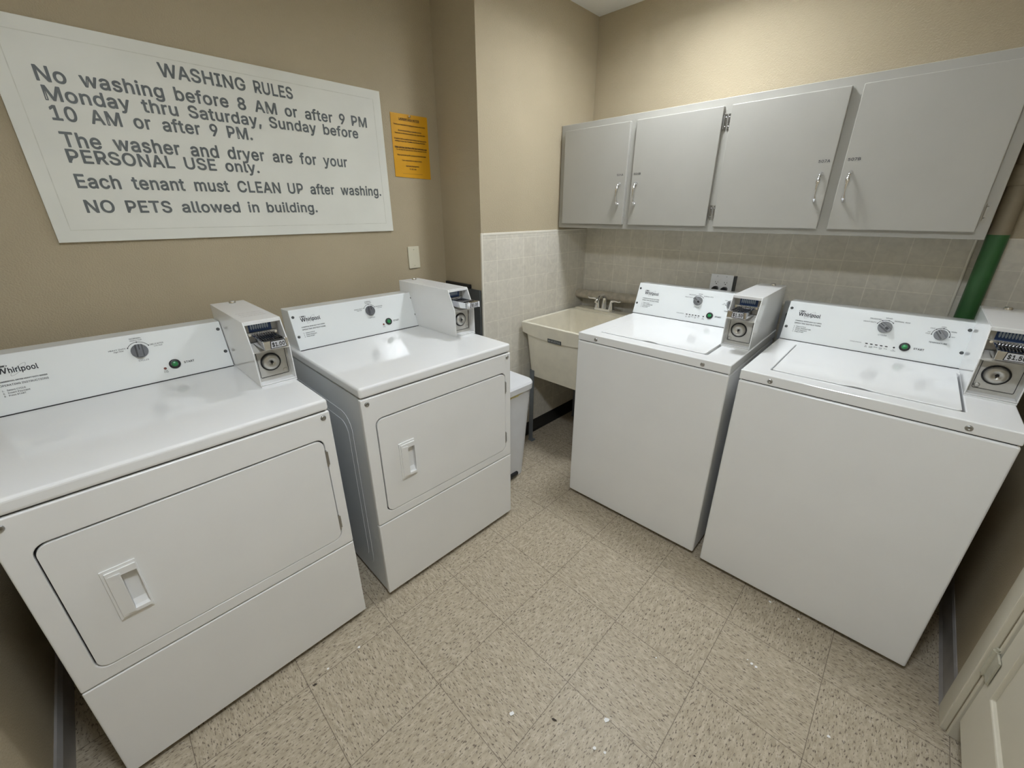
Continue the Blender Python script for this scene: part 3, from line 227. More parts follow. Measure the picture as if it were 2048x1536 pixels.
class MB:
    def __init__(s): s.v = []; s.f = []; s.m = []; s.sm = []
    def add(s, vs, fs, mi=0, smooth=False):
        o = len(s.v); s.v += [tuple(v) for v in vs]
        for f in fs: s.f.append(tuple(i + o for i in f)); s.m.append(mi); s.sm.append(smooth)
    def box(s, x0, x1, y0, y1, z0, z1, mi=0):
        s.add([(x0, y0, z0), (x1, y0, z0), (x1, y1, z0), (x0, y1, z0), (x0, y0, z1), (x1, y0, z1), (x1, y1, z1), (x0, y1, z1)],
              [(0, 3, 2, 1), (4, 5, 6, 7), (0, 1, 5, 4), (1, 2, 6, 5), (2, 3, 7, 6), (3, 0, 4, 7)], mi)
    def plate(s, outer, holes, fn, t0, t1, mi=0):
        """2D outline with holes, extruded from t0 to t1; fn(a,b,t)->xyz"""
        bm = bmesh.new(); loops = []
        for lp in [outer] + list(holes):
            vs = [bm.verts.new((a, b, 0)) for a, b in lp]; loops.append(vs)
            for i in range(len(vs)): bm.edges.new((vs[i], vs[(i + 1) % len(vs)]))
        bm.verts.ensure_lookup_table(); bm.verts.index_update()
        bmesh.ops.triangle_fill(bm, use_beauty=True, use_dissolve=False, edges=bm.edges[:])
        bm.verts.index_update()
        n = len(bm.verts); flat = [(v.co.x, v.co.y) for v in bm.verts]
        fs = [[v.index for v in f.verts] for f in bm.faces]
        lpi = [[v.index for v in lp] for lp in loops]; bm.free()
        vs = [fn(a, b, t0) for a, b in flat] + [fn(a, b, t1) for a, b in flat]
        F = [tuple(f) for f in fs] + [tuple(i + n for i in reversed(f)) for f in fs]
        for lp in lpi:
            for i in range(len(lp)): a, b = lp[i], lp[(i + 1) % len(lp)]; F.append((a, b, b + n, a + n))
        s.add(vs, F, mi)
    def prism(s, poly, fn, t0, t1, mi=0): s.plate(poly, [], fn, t0, t1, mi)
    def lathe(s, prof, org, ax, n=24, mi=0, smooth=True, cap=True):
        """profile [(radius, height)] about axis ax through org"""
        ax = Vector(ax).normalized(); u = ax.orthogonal().normalized(); w_ = ax.cross(u); o = Vector(org)
        vs = []; fs = []
        for r, h in prof:
            for k in range(n): a = 2 * PI * k / n; vs.append(o + ax * h + (u * math.cos(a) + w_ * math.sin(a)) * r)
        for i in range(len(prof) - 1):
            for k in range(n): fs.append((i * n + k, i * n + (k + 1) % n, (i + 1) * n + (k + 1) % n, (i + 1) * n + k))
        s.add(vs, fs, mi, smooth)
        if cap:
            s.add(vs[:n], [tuple(range(n))[::-1]], mi); s.add(vs[-n:], [tuple(range(n))], mi)
    def cyl(s, org, ax, r, h, n=24, mi=0): s.lathe([(r, 0), (r, h)], org, ax, n, mi)
    def tube(s, pts, rad, n=12, mi=0):
        pts = [Vector(p) for p in pts]; rad = rad if isinstance(rad, (list, tuple)) else [rad] * len(pts)
        rings = []; prev = None
        for i, p in enumerate(pts):
            d = (pts[min(i + 1, len(pts) - 1)] - pts[max(i - 1, 0)]).normalized()
            u = d.orthogonal().normalized() if prev is None else (prev - d * prev.dot(d)).normalized()
            prev = u; w_ = d.cross(u); r = rad[i]
            rings.append([p + (u * math.cos(2 * PI * k / n) + w_ * math.sin(2 * PI * k / n)) * r for k in range(n)])
        vs = [v for r in rings for v in r]; fs = []
        for i in range(len(rings) - 1):
            for k in range(n): fs.append((i * n + k, i * n + (k + 1) % n, (i + 1) * n + (k + 1) % n, (i + 1) * n + k))
        s.add(vs, fs, mi, True); s.add(rings[0], [tuple(range(n))[::-1]], mi); s.add(rings[-1], [tuple(range(n))], mi)
    def text(s, body, fn, a, b, cap, width=None, align='L', bold=0.0, mi=0, t=0.0006):
        """fn(a,b,t)->xyz; baseline starts at (a,b)"""
        vs, fs = text_geo(body, bold)
        if not vs: return
        x0 = min(v[0] for v in vs); x1 = max(v[0] for v in vs); sy = cap / CAP; sx = sy if width is None else width / (x1 - x0)
        off = {'L': 0, 'C': -0.5, 'R': -1}[align] * (x1 - x0) * sx
        s.add([fn(a + off + (x - x0) * sx, b + y * sy, t + (i % 900) * 1.2e-6 * cap / 0.038) for i, (x, y) in enumerate(vs)], fs, mi)   # strokes lie over one another like cut vinyl
    def build(s, name, mats, parent=None, bevel=None, seg=2, label=None, kind=None):
        me = bpy.data.meshes.new(name); me.from_pydata(s.v, [], s.f)
        for m in (mats if isinstance(mats, (list, tuple)) else [mats]): me.materials.append(m)
        me.polygons.foreach_set('material_index', s.m); me.polygons.foreach_set('use_smooth', s.sm)
        bm = bmesh.new(); bm.from_mesh(me); bmesh.ops.recalc_face_normals(bm, faces=bm.faces[:]); bm.to_mesh(me); bm.free(); me.update()
        o = bpy.data.objects.new(name, me); C.objects.link(o)
        if parent is not None: o.parent = parent
        if bevel:
            md = o.modifiers.new('bevel', 'BEVEL'); md.width = bevel; md.segments = seg; md.limit_method = 'ANGLE'; md.angle_limit = math.radians(40); md.harden_normals = False
            for p in me.polygons: p.use_smooth = False
        if label: o['label'] = label
        if kind: o['kind'] = kind
        return o
def tag(o, label, cat, group=None, kind=None):
    o['label'] = label; o['category'] = cat
    if group: o['group'] = group
    if kind: o['kind'] = kind
    return o
def empty(name, loc=(0, 0, 0), rz=0.0):
    o = bpy.data.objects.new(name, None); C.objects.link(o); o.location = loc; o.rotation_euler = (0, 0, rz); o.empty_display_size = 0.1; return o
def rrect(a0, a1, b0, b1, r, n=6):
    pts = []
    for cx, cy, st in ((a1 - r, b0 + r, -PI / 2), (a1 - r, b1 - r, 0), (a0 + r, b1 - r, PI / 2), (a0 + r, b0 + r, PI)):
        for k in range(n + 1): t = st + PI / 2 * k / n; pts.append((cx + r * math.cos(t), cy + r * math.sin(t)))
    return pts
def rect(a0, a1, b0, b1): return [(a0, b0), (a1, b0), (a1, b1), (a0, b1)]
def circ(a, b, r, n=24): return [(a + r * math.cos(2 * PI * k / n), b + r * math.sin(2 * PI * k / n)) for k in range(n)]

# ------------------------------------------------------------------ setting
LIGHTS = [(0.955, 1.265, 1.935, 2.205), (1.70, 2.01, 0.22, 0.49)]
TX, YC, YJ, ZC, XR, YN = 0.329, 2.662, 1.701, 2.508, 2.443, -0.215
def struct(name, mb, m, parent=None, bevel=None):
    return mb.build(name, m, parent, bevel, kind='structure')
b = MB(); b.box(-0.1, XR + 0.1, YN - 0.1, YC + 0.1, -0.06, 0); struct('floor', b, M_FLOOR)
b = MB(); b.plate(rect(-0.1, XR + 0.1, YN - 0.1, YC + 0.1), [rect(*q) for q in LIGHTS], lambda a, c, t: (a, c, t), ZC, ZC + 0.1); struct('ceiling', b, M_CEIL)
b = MB(); b.box(-0.1, 0, YN - 0.1, YJ, 0, ZC); struct('wall_left', b, M_WALL)
b = MB(); b.box(-0.1, TX - 0.004, YJ, YC + 0.1, 0, ZC); wcor = struct('wall_corner', b, M_WALL)
b = MB(); b.box(TX - 0.004, TX, YJ + 0.010, YC, 0.0, 1.345); struct('tile_wainscot', b, M_TILE_L, wcor)
b = MB(); b.box(TX - 0.010, TX + 0.001, YJ - 0.003, YJ + 0.010, 0.0, 1.358); b.box(TX - 0.004, TX + 0.001, YJ + 0.010, YC, 1.345, 1.358); struct('tile_edge', b, M_GROUT, wcor, 0.003)
b = MB(); b.box(TX - 0.004, XR + 0.1, YC, YC + 0.1, 0, ZC); wbk = struct('wall_back', b, M_WALL)
b = MB(); b.box(TX, XR, YC - 0.005, YC, 0, 1.366); struct('tile_wainscot', b, M_TILE_B, wbk)
DY0, DY1, DZ = 0.84, 1.64, 2.05
b = MB(); b.box(XR, XR + 0.1, DY1, YC, 0, ZC); b.box(XR, XR + 0.1, YN - 0.1, DY0, 0, ZC); b.box(XR, XR + 0.1, DY0, DY1, DZ, ZC); struct('wall_right', b, M_WALL)
b = MB(); b.box(-0.1, XR + 0.1, YN - 0.1, YN, 0, ZC); struct('wall_front', b, M_WALL)
# baseboards
b = MB(); b.prism([(0, 0), (0.016, 0), (0.014, 0.085), (0.006, 0.1), (0, 0.1)], lambda a, c, t: (t, YN + a, c), 0.0, XR); struct('baseboard_front', b, M_BASE)
b = MB(); b.prism([(0, 0), (0.016, 0), (0.009, 0.012), (0.007, 0.094), (0.003, 0.1), (0, 0.1)], lambda a, c, t: (XR - a, t, c), 1.72, YC - 0.005); struct('baseboard_right', b, M_BASE)
b = MB(); b.prism([(0, 0), (0.014, 0), (0.006, 0.014), (0.004, 0.088), (0, 0.09)], lambda a, c, t: (TX + a, t, c), YJ, YC - 0.005); struct('baseboard_left', b, M_BLKBASE)
b = MB(); b.prism([(0, 0), (0.014, 0), (0.006, 0.014), (0.004, 0.088), (0, 0.09)], lambda a, c, t: (t, YC - 0.005 - a, c), TX + 0.015, XR - 0.02); struct('baseboard_back', b, M_BLKBASE)
# door in the right wall
b = MB(); b.box(XR - 0.016, XR, DY1, 1.722, 0, DZ + 0.08); b.box(XR - 0.016, XR, DY0 - 0.08, DY0, 0, DZ + 0.08); b.box(XR - 0.016, XR, DY0, DY1, DZ, DZ + 0.08)
b.box(XR, XR + 0.08, DY1 - 0.012, DY1, 0, DZ); b.box(XR, XR + 0.08, DY0, DY0 + 0.012, 0, DZ); struct('trim_1', b, M_DOOR, None, 0.003)
FD = lambda a, c, t: (2.447 + t, a, c)
b = MB(); d0, d1, z0 = DY0 + 0.016, 1.618, 0.085
b.plate(rect(d0, d1, z0, DZ - 0.01), [rect(d0 + 0.09, d1 - 0.075, 0.28, 0.95), rect(d0 + 0.09, d1 - 0.075, 1.08, DZ - 0.12)], FD, 0, 0.035)
b.box(2.457, 2.475, d0, d1, z0 + 0.02, DZ - 0.03)
for q0, q1 in ((0.305, 0.925), (1.105, DZ - 0.145)):
    b.prism(rect(d0 + 0.115, d1 - 0.10, q0, q1), FD, 0.003, 0.02)
door = struct('door_1', b, M_DOOR, None, 0.004)
b = MB(); b.cyl((2.441, 1.632, 0.275), (0, 0, 1), 0.0075, 0.088, 14); b.cyl((2.441, 1.632, 0.363), (0, 0, 1), 0.005, 0.008, 12); b.cyl((2.441, 1.632, 0.268), (0, 0, 1), 0.005, 0.008, 12)
b.box(2.4405, 2.4455, 1.588, 1.632, 0.277, 0.361); struct('door_hinge', b, M_BRASS, door, 0.001)

# recessed square ceiling lights with prismatic diffusers
for (LX0, LX1, LY0, LY1), ml, rz_, lab in zip(LIGHTS, (M_LAMP, M_LAMP2), (0.055, 0.010), ('square recessed ceiling light above the washers and sink', 'square recessed ceiling light near the door')):
    cl = empty('ceiling_light', ((LX0 + LX1) / 2, (LY0 + LY1) / 2, ZC)); hx_, hy_ = (LX1 - LX0) / 2, (LY1 - LY0) / 2; RC = lambda d: rect(-hx_ - d, hx_ + d, -hy_ - d, hy_ + d); FL = lambda a, c, t: (a, c, t)
    b = MB(); b.plate(RC(0.02), [RC(-0.012)], FL, -0.008, 0.0); b.build('frame', M_WHITEP, cl, 0.002)
    b = MB(); b.plate(RC(-0.001), [RC(-0.005)], FL, 0.0, 0.10); b.box(-hx_ + 0.001, hx_ - 0.001, -hy_ + 0.001, hy_ - 0.001, 0.10, 0.104); b.build('housing', M_WHITEP, cl)
    b = MB(); b.box(-hx_ + 0.006, hx_ - 0.006, -hy_ + 0.006, hy_ - 0.006, rz_, rz_ + 0.005); b.build('diffuser', ml, cl)
    tag(cl, lab, 'ceiling light', 'ceiling lights')

# ------------------------------------------------------------------ laundry machines
HD, HB = 0.927, 0.887         # deck height, body height
CD, CS = 0.547, 0.171         # console base depth, slope height of its face
EN = Vector((0, -0.160, 0.057)).normalized(); EU = Vector((0, 0.057, 0.160)).normalized()
def fcon(off):
    P0 = Vector((off, CD, HD))
    def f(a, c, t):
        p = P0 + EU * c + EN * t; return (p.x + a, p.y, p.z)
    return f
def make_console(root, off, washer):
    cw = 0.586 if not washer else 0.576
    F = fcon(off); top = F(0, CS, 0)
    side = [(CD, HD), (top[1], top[2]), (0.690, top[2] - 0.003), (0.690, HD)]
    b = MB(); b.prism(side, lambda a, c, t: (off + t, a, c), 0, cw); con = b.build('control_console', M_PANEL, root, 0.0025)
    b = MB(); b.box(off + 0.002, off + cw - 0.001, CD - 0.0035, CD + 0.01, HD + 0.0002, HD + 0.0022); b.build('seam', M_DARK, con)
    # screws
    for a, c in ((0.012, 0.141), (0.012, 0.058), (cw - 0.011, 0.143), (cw - 0.011, 0.059)):
        b = MB(); q = F(a, c, -0.0005); b.lathe([(0.0058, 0), (0.0058, 0.0012), (0.0035, 0.003)], q, EN, 14); b.build('screw', M_GREYSHEET, con)
    # brand logo
    u0, v0 = (0.044, 0.1125) if washer else (0.0375, 0.1175)
    b = MB(); b.text('W', F, u0, v0, 0.0150, 0.020, bold=0.018); b.text('hirlpool', F, u0 + 0.0215, v0 - 0.0005, 0.0148, 0.0585, bold=0.020)
    ring = []
    for s_, r1, r2 in ((1, 0.0235, 0.0062), (-1, 0.0226, 0.0056)):
        lp = []
        for k in range(40):
            a = 2 * PI * k / 40; x, y = r1 * math.cos(a), r2 * math.sin(a); th = math.radians(42)
            lp.append((u0 + 0.041 + x * math.cos(th) - y * math.sin(th), v0 + 0.006 + x * math.sin(th) + y * math.cos(th)))
        ring.append(lp)
    b.plate(ring[0], [ring[1]], F, 0.0003, 0.0005, 1)
    lo_ = [[(u0 + 0.011 + r * math.cos(2 * PI * k / 28), v0 + 0.0205 + r * 0.28 * math.sin(2 * PI * k / 28)) for k in range(28)] for r in (0.0125, 0.0108)]
    b.plate(lo_[0], [lo_[1]], F, 0.0003, 0.0006); b.prism(rect(u0 + 0.005, u0 + 0.018, v0 + 0.0188, v0 + 0.0222), F, 0.0003, 0.0006)
    b.build('brand_logo', [M_INK, M_INKGREY], con)
    # printed instructions
    b = MB(); u1 = u0 - 0.005
    b.text('COMMERCIAL %s HEAVY DUTY SERIES' % ('WASHER' if washer else 'DRYER'), F, u1, v0 - 0.0245, 0.0034, 0.096, bold=0.03)
    b.text('OPERATING INSTRUCTIONS', F, u1, v0 - 0.036, 0.0052, 0.096, bold=0.010)
    rows = [('Select CYCLE', 0.036), ('Select TEMPERATURE', 0.056), ('Insert Payment', 0.043), ('Press START', 0.033)] if washer else [('Select CYCLE', 0.036), ('Insert Payment', 0.043), ('Press START', 0.033)]
    for i, (tx_, w_) in enumerate(rows):
        vv = v0 - 0.050 - i * 0.0077; b.text('%d.' % (i + 1), F, u1 + 0.001, vv, 0.0038, bold=0.01); b.text(tx_, F, u1 + 0.010, vv, 0.0042, w_, bold=0.01)
    b.build('instruction_text', M_INK, con)
    # dials and their markings
    mk = MB(); mt = MB(); ms = MB(); mc = MB(); mq = MB()
    def arc(uc, vc, r, a0, a1, ticks, mk=mk):
        n = 26; o_ = [(uc + (r + 0.0007) * math.cos(a0 + (a1 - a0) * k / n), vc + (r + 0.0007) * math.sin(a0 + (a1 - a0) * k / n)) for k in range(n + 1)]
        i_ = [(uc + (r - 0.0007) * math.cos(a0 + (a1 - a0) * k / n), vc + (r - 0.0007) * math.sin(a0 + (a1 - a0) * k / n)) for k in range(n + 1)]
        mk.prism(o_ + i_[::-1], F, 0.0003, 0.0006)
        for a in ticks: mk.prism(circ(uc + r * math.cos(a), vc + r * math.sin(a), 0.0019, 10), F, 0.0003, 0.0007)
    def knob(name, uc, vc, r, ang, m, block, h=0.017):
        b = MB(); q = F(uc, vc, 0); b.lathe([(r, 0), (r, h * 0.35), (r * 0.97, h * 0.42)], q, EN, 32)
        # grip ridge across the dial
        ca, sa = math.cos(ang), math.sin(ang)
        def G(a, c, t): return F(uc + a * ca - c * sa, vc + a * sa + c * ca, t)
        hw = r * 0.30
        b.prism([(-hw * 1.5, h * 0.42), (hw * 1.5, h * 0.42), (hw, h), (-hw * 0.9, h)], lambda a, c, t: G(t, -a, c), -r * 0.93, r * 0.93)
        b.prism([(r * 0.12, -0.0012), (r * 0.92, -0.0012), (r * 0.92, 0.0012), (r * 0.12, 0.0012)], G, h, h + 0.0004, 1)
        if block: b.prism(rect(-r * 0.62, -r * 0.12, -hw * 0.65, hw * 0.65), G, h, h + 0.0004, 1)
        b.build(name, [m, M_BLACK], con, 0.0008)
    if washer:
        uc, vc = 0.338, 0.112
        knob('dial_knob', uc, vc, 0.0222, math.radians(143), M_KNOBW, True)
        A = math.radians; arc(uc, vc, 0.0285, A(22 + 22), A(158), [A(44), A(78), A(118), A(156)])
        mk.text('HEAVY DUTY', F, uc - 0.030, vc + 0.0125, 0.0042, 0.040, 'R', bold=0.008); mk.text('DELICATES', F, uc - 0.018, vc + 0.0265, 0.0042, 0.034, 'R', bold=0.008)
        mk.text('MIXED', F, uc + 0.004, vc + 0.0345, 0.0042, 0.020, 'C', bold=0.008); mk.text('NORMAL ECO', F, uc + 0.0225, vc + 0.0265, 0.0042, 0.045, bold=0.008)
        mc.text('CYCLES', F, uc, vc - 0.0345, 0.0048, 0.026, 'C')
        ut, vt = 0.497, 0.112
        knob('temperature_knob', ut, vt, 0.0190, math.radians(128), M_KNOBW, False)
        arc(ut, vt, 0.0245, A(-8), A(186), [A(-8), A(38), A(84), A(130), A(184)], mt)
        mt.text('TAP', F, ut - 0.029, vt + 0.0045, 0.0032, None, 'R', bold=0.008); mt.text('COLD', F, ut - 0.029, vt - 0.0015, 0.0032, None, 'R', bold=0.008); mt.text('COLD', F, ut - 0.020, vt + 0.0195, 0.0034, None, 'R', bold=0.008)
        mt.text('COOL', F, ut + 0.002, vt + 0.0285, 0.0034, None, 'C', bold=0.008); mt.text('WARM', F, ut + 0.0235, vt + 0.0145, 0.0034, bold=0.008); mt.text('HOT', F, ut + 0.0285, vt - 0.004, 0.0034, bold=0.008)
        mt.text('TEMPERATURE', F, ut, vt - 0.0335, 0.0050, 0.049, 'C', bold=0.008)
        mq.text('CYCLE STATUS', F, 0.283, 0.0370, 0.0034, 0.037, 'R', bold=0.008)
        for k, tx_ in enumerate(('In|Use', 'Load|Wash', 'Rinse', 'Final|Spin', 'Done')):
            for j, t_ in enumerate(tx_.split('|')): mq.text(t_, F, 0.300 + k * 0.0153, 0.0280 - j * 0.0042, 0.0030, None, 'C', bold=0.008)
        mq.text('Lid', F, 0.384, 0.0285, 0.0030, None, 'C', bold=0.008); mq.text('Locked', F, 0.384, 0.0243, 0.0030, None, 'C', bold=0.008)
        for k in range(5):
            b = MB(); b.prism(rrect(0.2958 + k * 0.0153, 0.3042 + k * 0.0153, 0.0362, 0.0402, 0.0016, 4), F, 0.0003, 0.0010); b.build('status_light', M_BLACK, con)
        b = MB(); b.prism(circ(0.384, 0.039, 0.0032, 16), F, 0.0003, 0.0010); b.build('indicator_light', M_BLACK, con)
        ub, vb = 0.413, 0.048; ms.text('START', F, ub + 0.0255, vb - 0.0042, 0.0066, 0.030, bold=0.02)
    else:
        uc, vc = 0.345, 0.1145
        knob('dial_knob', uc, vc, 0.0222, math.radians(86), M_KNOB, False)
        A = math.radians; arc(uc, vc, 0.0300, A(26), A(152), [A(27), A(90), A(151)])
        mk.text('HEAVY DUTY', F, uc - 0.031, vc + 0.0125, 0.0044, 0.042, 'R', bold=0.008); mk.text('High Heat', F, uc - 0.038, vc + 0.0065, 0.0034, 0.024, 'R', bold=0.008)
        mk.text('NORMAL', F, uc, vc + 0.0405, 0.0044, 0.030, 'C', bold=0.008); mk.text('Medium Heat', F, uc, vc + 0.0345, 0.0034, 0.030, 'C', bold=0.008)
        mk.text('DELICATES', F, uc + 0.031, vc + 0.0125, 0.0044, 0.035, bold=0.008); mk.text('Low Heat', F, uc + 0.040, vc + 0.0065, 0.0034, 0.022, bold=0.008)
        mc.text('CYCLES', F, uc + 0.002, vc - 0.0345, 0.0048, 0.026, 'C')
        ub, vb = 0.421, 0.050; ms.text('START', F, ub + 0.0255, vb - 0.0042, 0.0066, 0.030, bold=0.02)
        b = MB(); b.prism(circ(0.392, 0.041, 0.0042, 18), F, 0.0003, 0.0012); b.build('indicator_light', M_RED, con)
        mq.text('Dryer', F, 0.392, 0.0315, 0.0030, None, 'C', bold=0.008); mq.text('in Use', F, 0.392, 0.0270, 0.0030, None, 'C', bold=0.008)
    mk.build('dial_markings', M_INK, con); ms.build('start_label', M_INK, con); mc.build('cycles_label', M_INK, con)
    if washer: mt.build('temperature_markings', M_INK, con); mq.build('status_labels', M_INK, con)
    else: mq.build('indicator_label', M_INK, con)
    b = MB(); q = F(ub, vb, 0); b.lathe([(0.0162, 0), (0.0162, 0.003), (0.0145, 0.0045), (0.0098, 0.0045)], q, EN, 28, 0, cap=False)
    b.lathe([(0.0090, 0.0025), (0.0086, 0.0050), (0.0070, 0.0056), (0.0001, 0.0058)], q, EN, 24, 1, cap=False); b.build('start_button', [M_BLACK, M_GREEN], con)
    return off + cw

def make_coin_box(root, u0, price, bolt_side):  # last argument picks the side the bolt sits on
    W_ = 0.112; u1 = u0 + W_; zb = HD + 0.006; zt = HD + 0.212; t_ = 0.0035
    prof = [(0.236, zb), (0.237, HD + 0.119), (0.281, zt), (0.690, zt), (0.690, zb)]
    b = MB(); X = lambda a, c, t: (t, a, c)
    b.prism(prof, X, u0, u0 + t_); b.prism(prof, X, u1 - t_, u1)
    b.box(u0 + t_, u1 - t_, 0.284, 0.690, zt - t_, zt); b.box(u0 + t_, u1 - t_, 0.280, 0.285, zt - 0.012, zt)   # top and its lip
    b.box(u0 + t_, u1 - t_, 0.686, 0.690, zb, zt)
    b.box(u0 + t_, u1 - t_, 0.236, 0.686, zb, zb + t_)
    box = b.build('coin_box', M_ENAMEL, root, 0.0012)
    b = MB(); b.box(u0 + 0.001, u1 - 0.001, 0.234, 0.690, HD + 0.0004, zb - 0.0008); b.build('mounting_plate', M_ENAMEL, box)
    # partition between the two openings, slanting back and up from the knee
    b = MB(); b.prism([(0.238, HD + 0.117), (0.238, HD + 0.121), (0.300, HD + 0.136), (0.300, HD + 0.132)], X, u0 + t_, u1 - t_); b.build('partition', M_PLATE, box)
    # lower compartment: lock plate
    b = MB(); b.box(u0 + t_, u1 - t_, 0.268, 0.272, zb + t_, HD + 0.128); lp = b.build('lock_plate', M_PLATE, box)
    uc, zc = u0 + W_ * 0.46, HD + 0.072
    b = MB(); b.plate(rrect(u0 + 0.013, u1 - 0.011, HD + 0.022, HD + 0.118, 0.004, 3), [rrect(u0 + 0.0142, u1 - 0.0122, HD + 0.0232, HD + 0.1168, 0.003, 3)], lambda a, c, t: (a, t, c), 0.2662, 0.2684, 1)
    b.lathe([(0.0305, 0), (0.0305, 0.003), (0.0262, 0.0035)], (uc, 0.268, zc), (0, -1, 0), 32, 1)
    b.lathe([(0.0262, 0.0005), (0.0262, 0.006), (0.0215, 0.011), (0.0100, 0.0125), (0.0095, 0.0115), (0.0001, 0.0115)], (uc, 0.268, zc), (0, -1, 0), 32, 0, cap=False)
    b.lathe([(0.0045, 0.0116), (0.0045, 0.0124)], (uc + 0.001, 0.268, zc + 0.001), (0, -1, 0), 16, 1); b.box(uc - 0.0012, uc + 0.0012, 0.2545, 0.2562, zc - 0.007, zc + 0.002, 1)
    b.build('lock', [M_LOCK, M_DARK], box)
    b = MB(); b.lathe([(0.0075, 0), (0.0072, 0.0022), (0.0040, 0.003)], (u1 - 0.022 if bolt_side > 0 else u0 + 0.022, 0.268, HD + 0.032), (0, -1, 0), 18); b.build('bolt', M_LOCK, box)
    # upper compartment: back plate with decal
    b = MB(); b.box(u0 + t_, u1 - t_, 0.318, 0.322, HD + 0.10, zt - t_); b.build('back_plate', M_STEEL, box)
    b = MB(); B = lambda a, c, t: (a, 0.3178 - t, c); b.prism(rect(u0 + 0.022, u0 + 0.090, HD + 0.166, HD + 0.200), B, 0, 0.0012)
    for k in range(8):
        cx = u0 + 0.030 + k * 0.0069; b.prism([(cx + 0.0026 * math.cos(2 * PI * j / 14), HD + 0.185 + 0.0095 * math.sin(2 * PI * j / 14)) for j in range(14)], B, 0.0012, 0.0018, 1)
    b.build('coin_decal', [M_DECAL, M_COIN], box)
    # coin slide: chrome tray with eight slots, sticking out of the box
    b = MB(); s0, s1 = u0 + 0.020, u0 + 0.090; zs = HD + 0.154
    side = [(0.200, zs - 0.004), (0.188, zs - 0.006), (0.186, zs + 0.020), (0.205, zs + 0.012), (0.316, zs + 0.012), (0.316, zs - 0.016), (0.235, zs - 0.016)]
    sd = [(0.171, zs - 0.013), (0.173, zs + 0.013), (0.190, zs + 0.010), (0.316, zs + 0.010), (0.316, zs - 0.018), (0.230, zs - 0.018)]
    b.prism(sd, X, s0, s0 + 0.005); b.prism(sd, X, s1 - 0.005, s1)
    b.box(s0 + 0.005, s1 - 0.005, 0.174, 0.316, zs - 0.014, zs - 0.002); b.box(s0, s1, 0.171, 0.188, zs - 0.014, zs + 0.012)
    for k in range(9): uu = s0 + 0.007 + k * 0.0070; b.box(uu - 0.0011, uu + 0.0011, 0.216, 0.316, zs - 0.004, zs + 0.009)
    for k in range(8): uu = s0 + 0.0105 + k * 0.0070; b.lathe([(0.0026, 0), (0.0026, 0.008), (0.0012, 0.0105)], (uu, 0.304, zs + 0.004), (0, -0.25, 1), 8, 0)
    for k in range(8): uu = s0 + 0.0105 + k * 0.0070; b.box(uu - 0.0016, uu + 0.0016, 0.205, 0.288, zs - 0.0018, zs + 0.0005, 1); b.lathe([(0.0022, 0), (0.0022, 0.0018)], (uu, 0.240, zs + 0.0005), (0, 0, 1), 8, 0)
    for uu in (s0 - 0.004, s1 + 0.004): b.lathe([(0.004, 0), (0.004, 0.014)], (uu, 0.306, zs + 0.008), (0, -1, 0.2), 10)
    b.box(s0 - 0.014, s1 + 0.014, 0.308, 0.318, zs - 0.026, zs + 0.014, 2)
    sl = b.build('coin_slide', [M_CHROME, M_DARK, M_STEEL], box, 0.0009)
    b = MB(); T = lambda a, c, t: (a, 0.1708 - t, c)
    b.prism([(s0 + 0.016, zs - 0.0125), (s1 - 0.006, zs - 0.0125), (s1 - 0.010, zs + 0.0120), (s0 + 0.019, zs + 0.0120)], T, 0, 0.0008, 1)
    b.prism([(s0 + 0.018, zs - 0.0105), (s1 - 0.008, zs - 0.0105), (s1 - 0.0115, zs + 0.0102), (s0 + 0.0205, zs + 0.0102)], T, 0.0008, 0.0012, 0)
    b.text(price, T, (s0 + s1) / 2 + 0.005, zs - 0.0065, 0.0122, 0.036, 'C', bold=0.025, mi=1, t=0.0015); b.build('price_tag', [M_TAG, M_BLACK], box)
    # lock on the top and faint print
    b = MB(); b.lathe([(0.0115, 0), (0.0115, 0.006), (0.009, 0.0098), (0.0001, 0.0105)], (u0 + W_ * 0.58, 0.650, zt), (0, 0, 1), 22, cap=False); b.build('top_lock', M_CHROME, box)
    if price == '$1.00':
        b = MB()
        for k, (a, w_) in enumerate(((0.425, 0.0045), (0.395, 0.007), (0.368, 0.007))): b.box(u0 + 0.020, u0 + 0.096, a - w_ / 2, a + w_ / 2, zt, zt + 0.0003)
        b.build('worn_print', M_FAINT, box)
    return box

def body_common(root, W, name_mat):
    b = MB()
    for u in (0.05, W - 0.05):
        for d in (0.06, 0.62): b.lathe([(0.018, 0), (0.020, 0.006), (0.012, 0.010), (0.012, 0.024)], (u, d, 0), (0, 0, 1), 14)
    return b
def feet(root, W):
    for u in (0.06, W - 0.06):
        for d in (0.07, 0.60):
            b = MB(); b.lathe([(0.018, 0.0), (0.020, 0.006), (0.012, 0.010), (0.012, 0.026)], (u, d, 0), (0, 0, 1), 14); b.build('foot', M_BLACK, root)
def trim_screw(root, u, d, z):
    b = MB(); b.lathe([(0.0085, 0), (0.0085, 0.0015), (0.0062, 0.0038), (0.0035, 0.0042), (0.0030, 0.0030), (0.0001, 0.0030)], (u, d, z), (0, -1, 0), 18, cap=False); b.build('front_screw', M_STEEL, root)

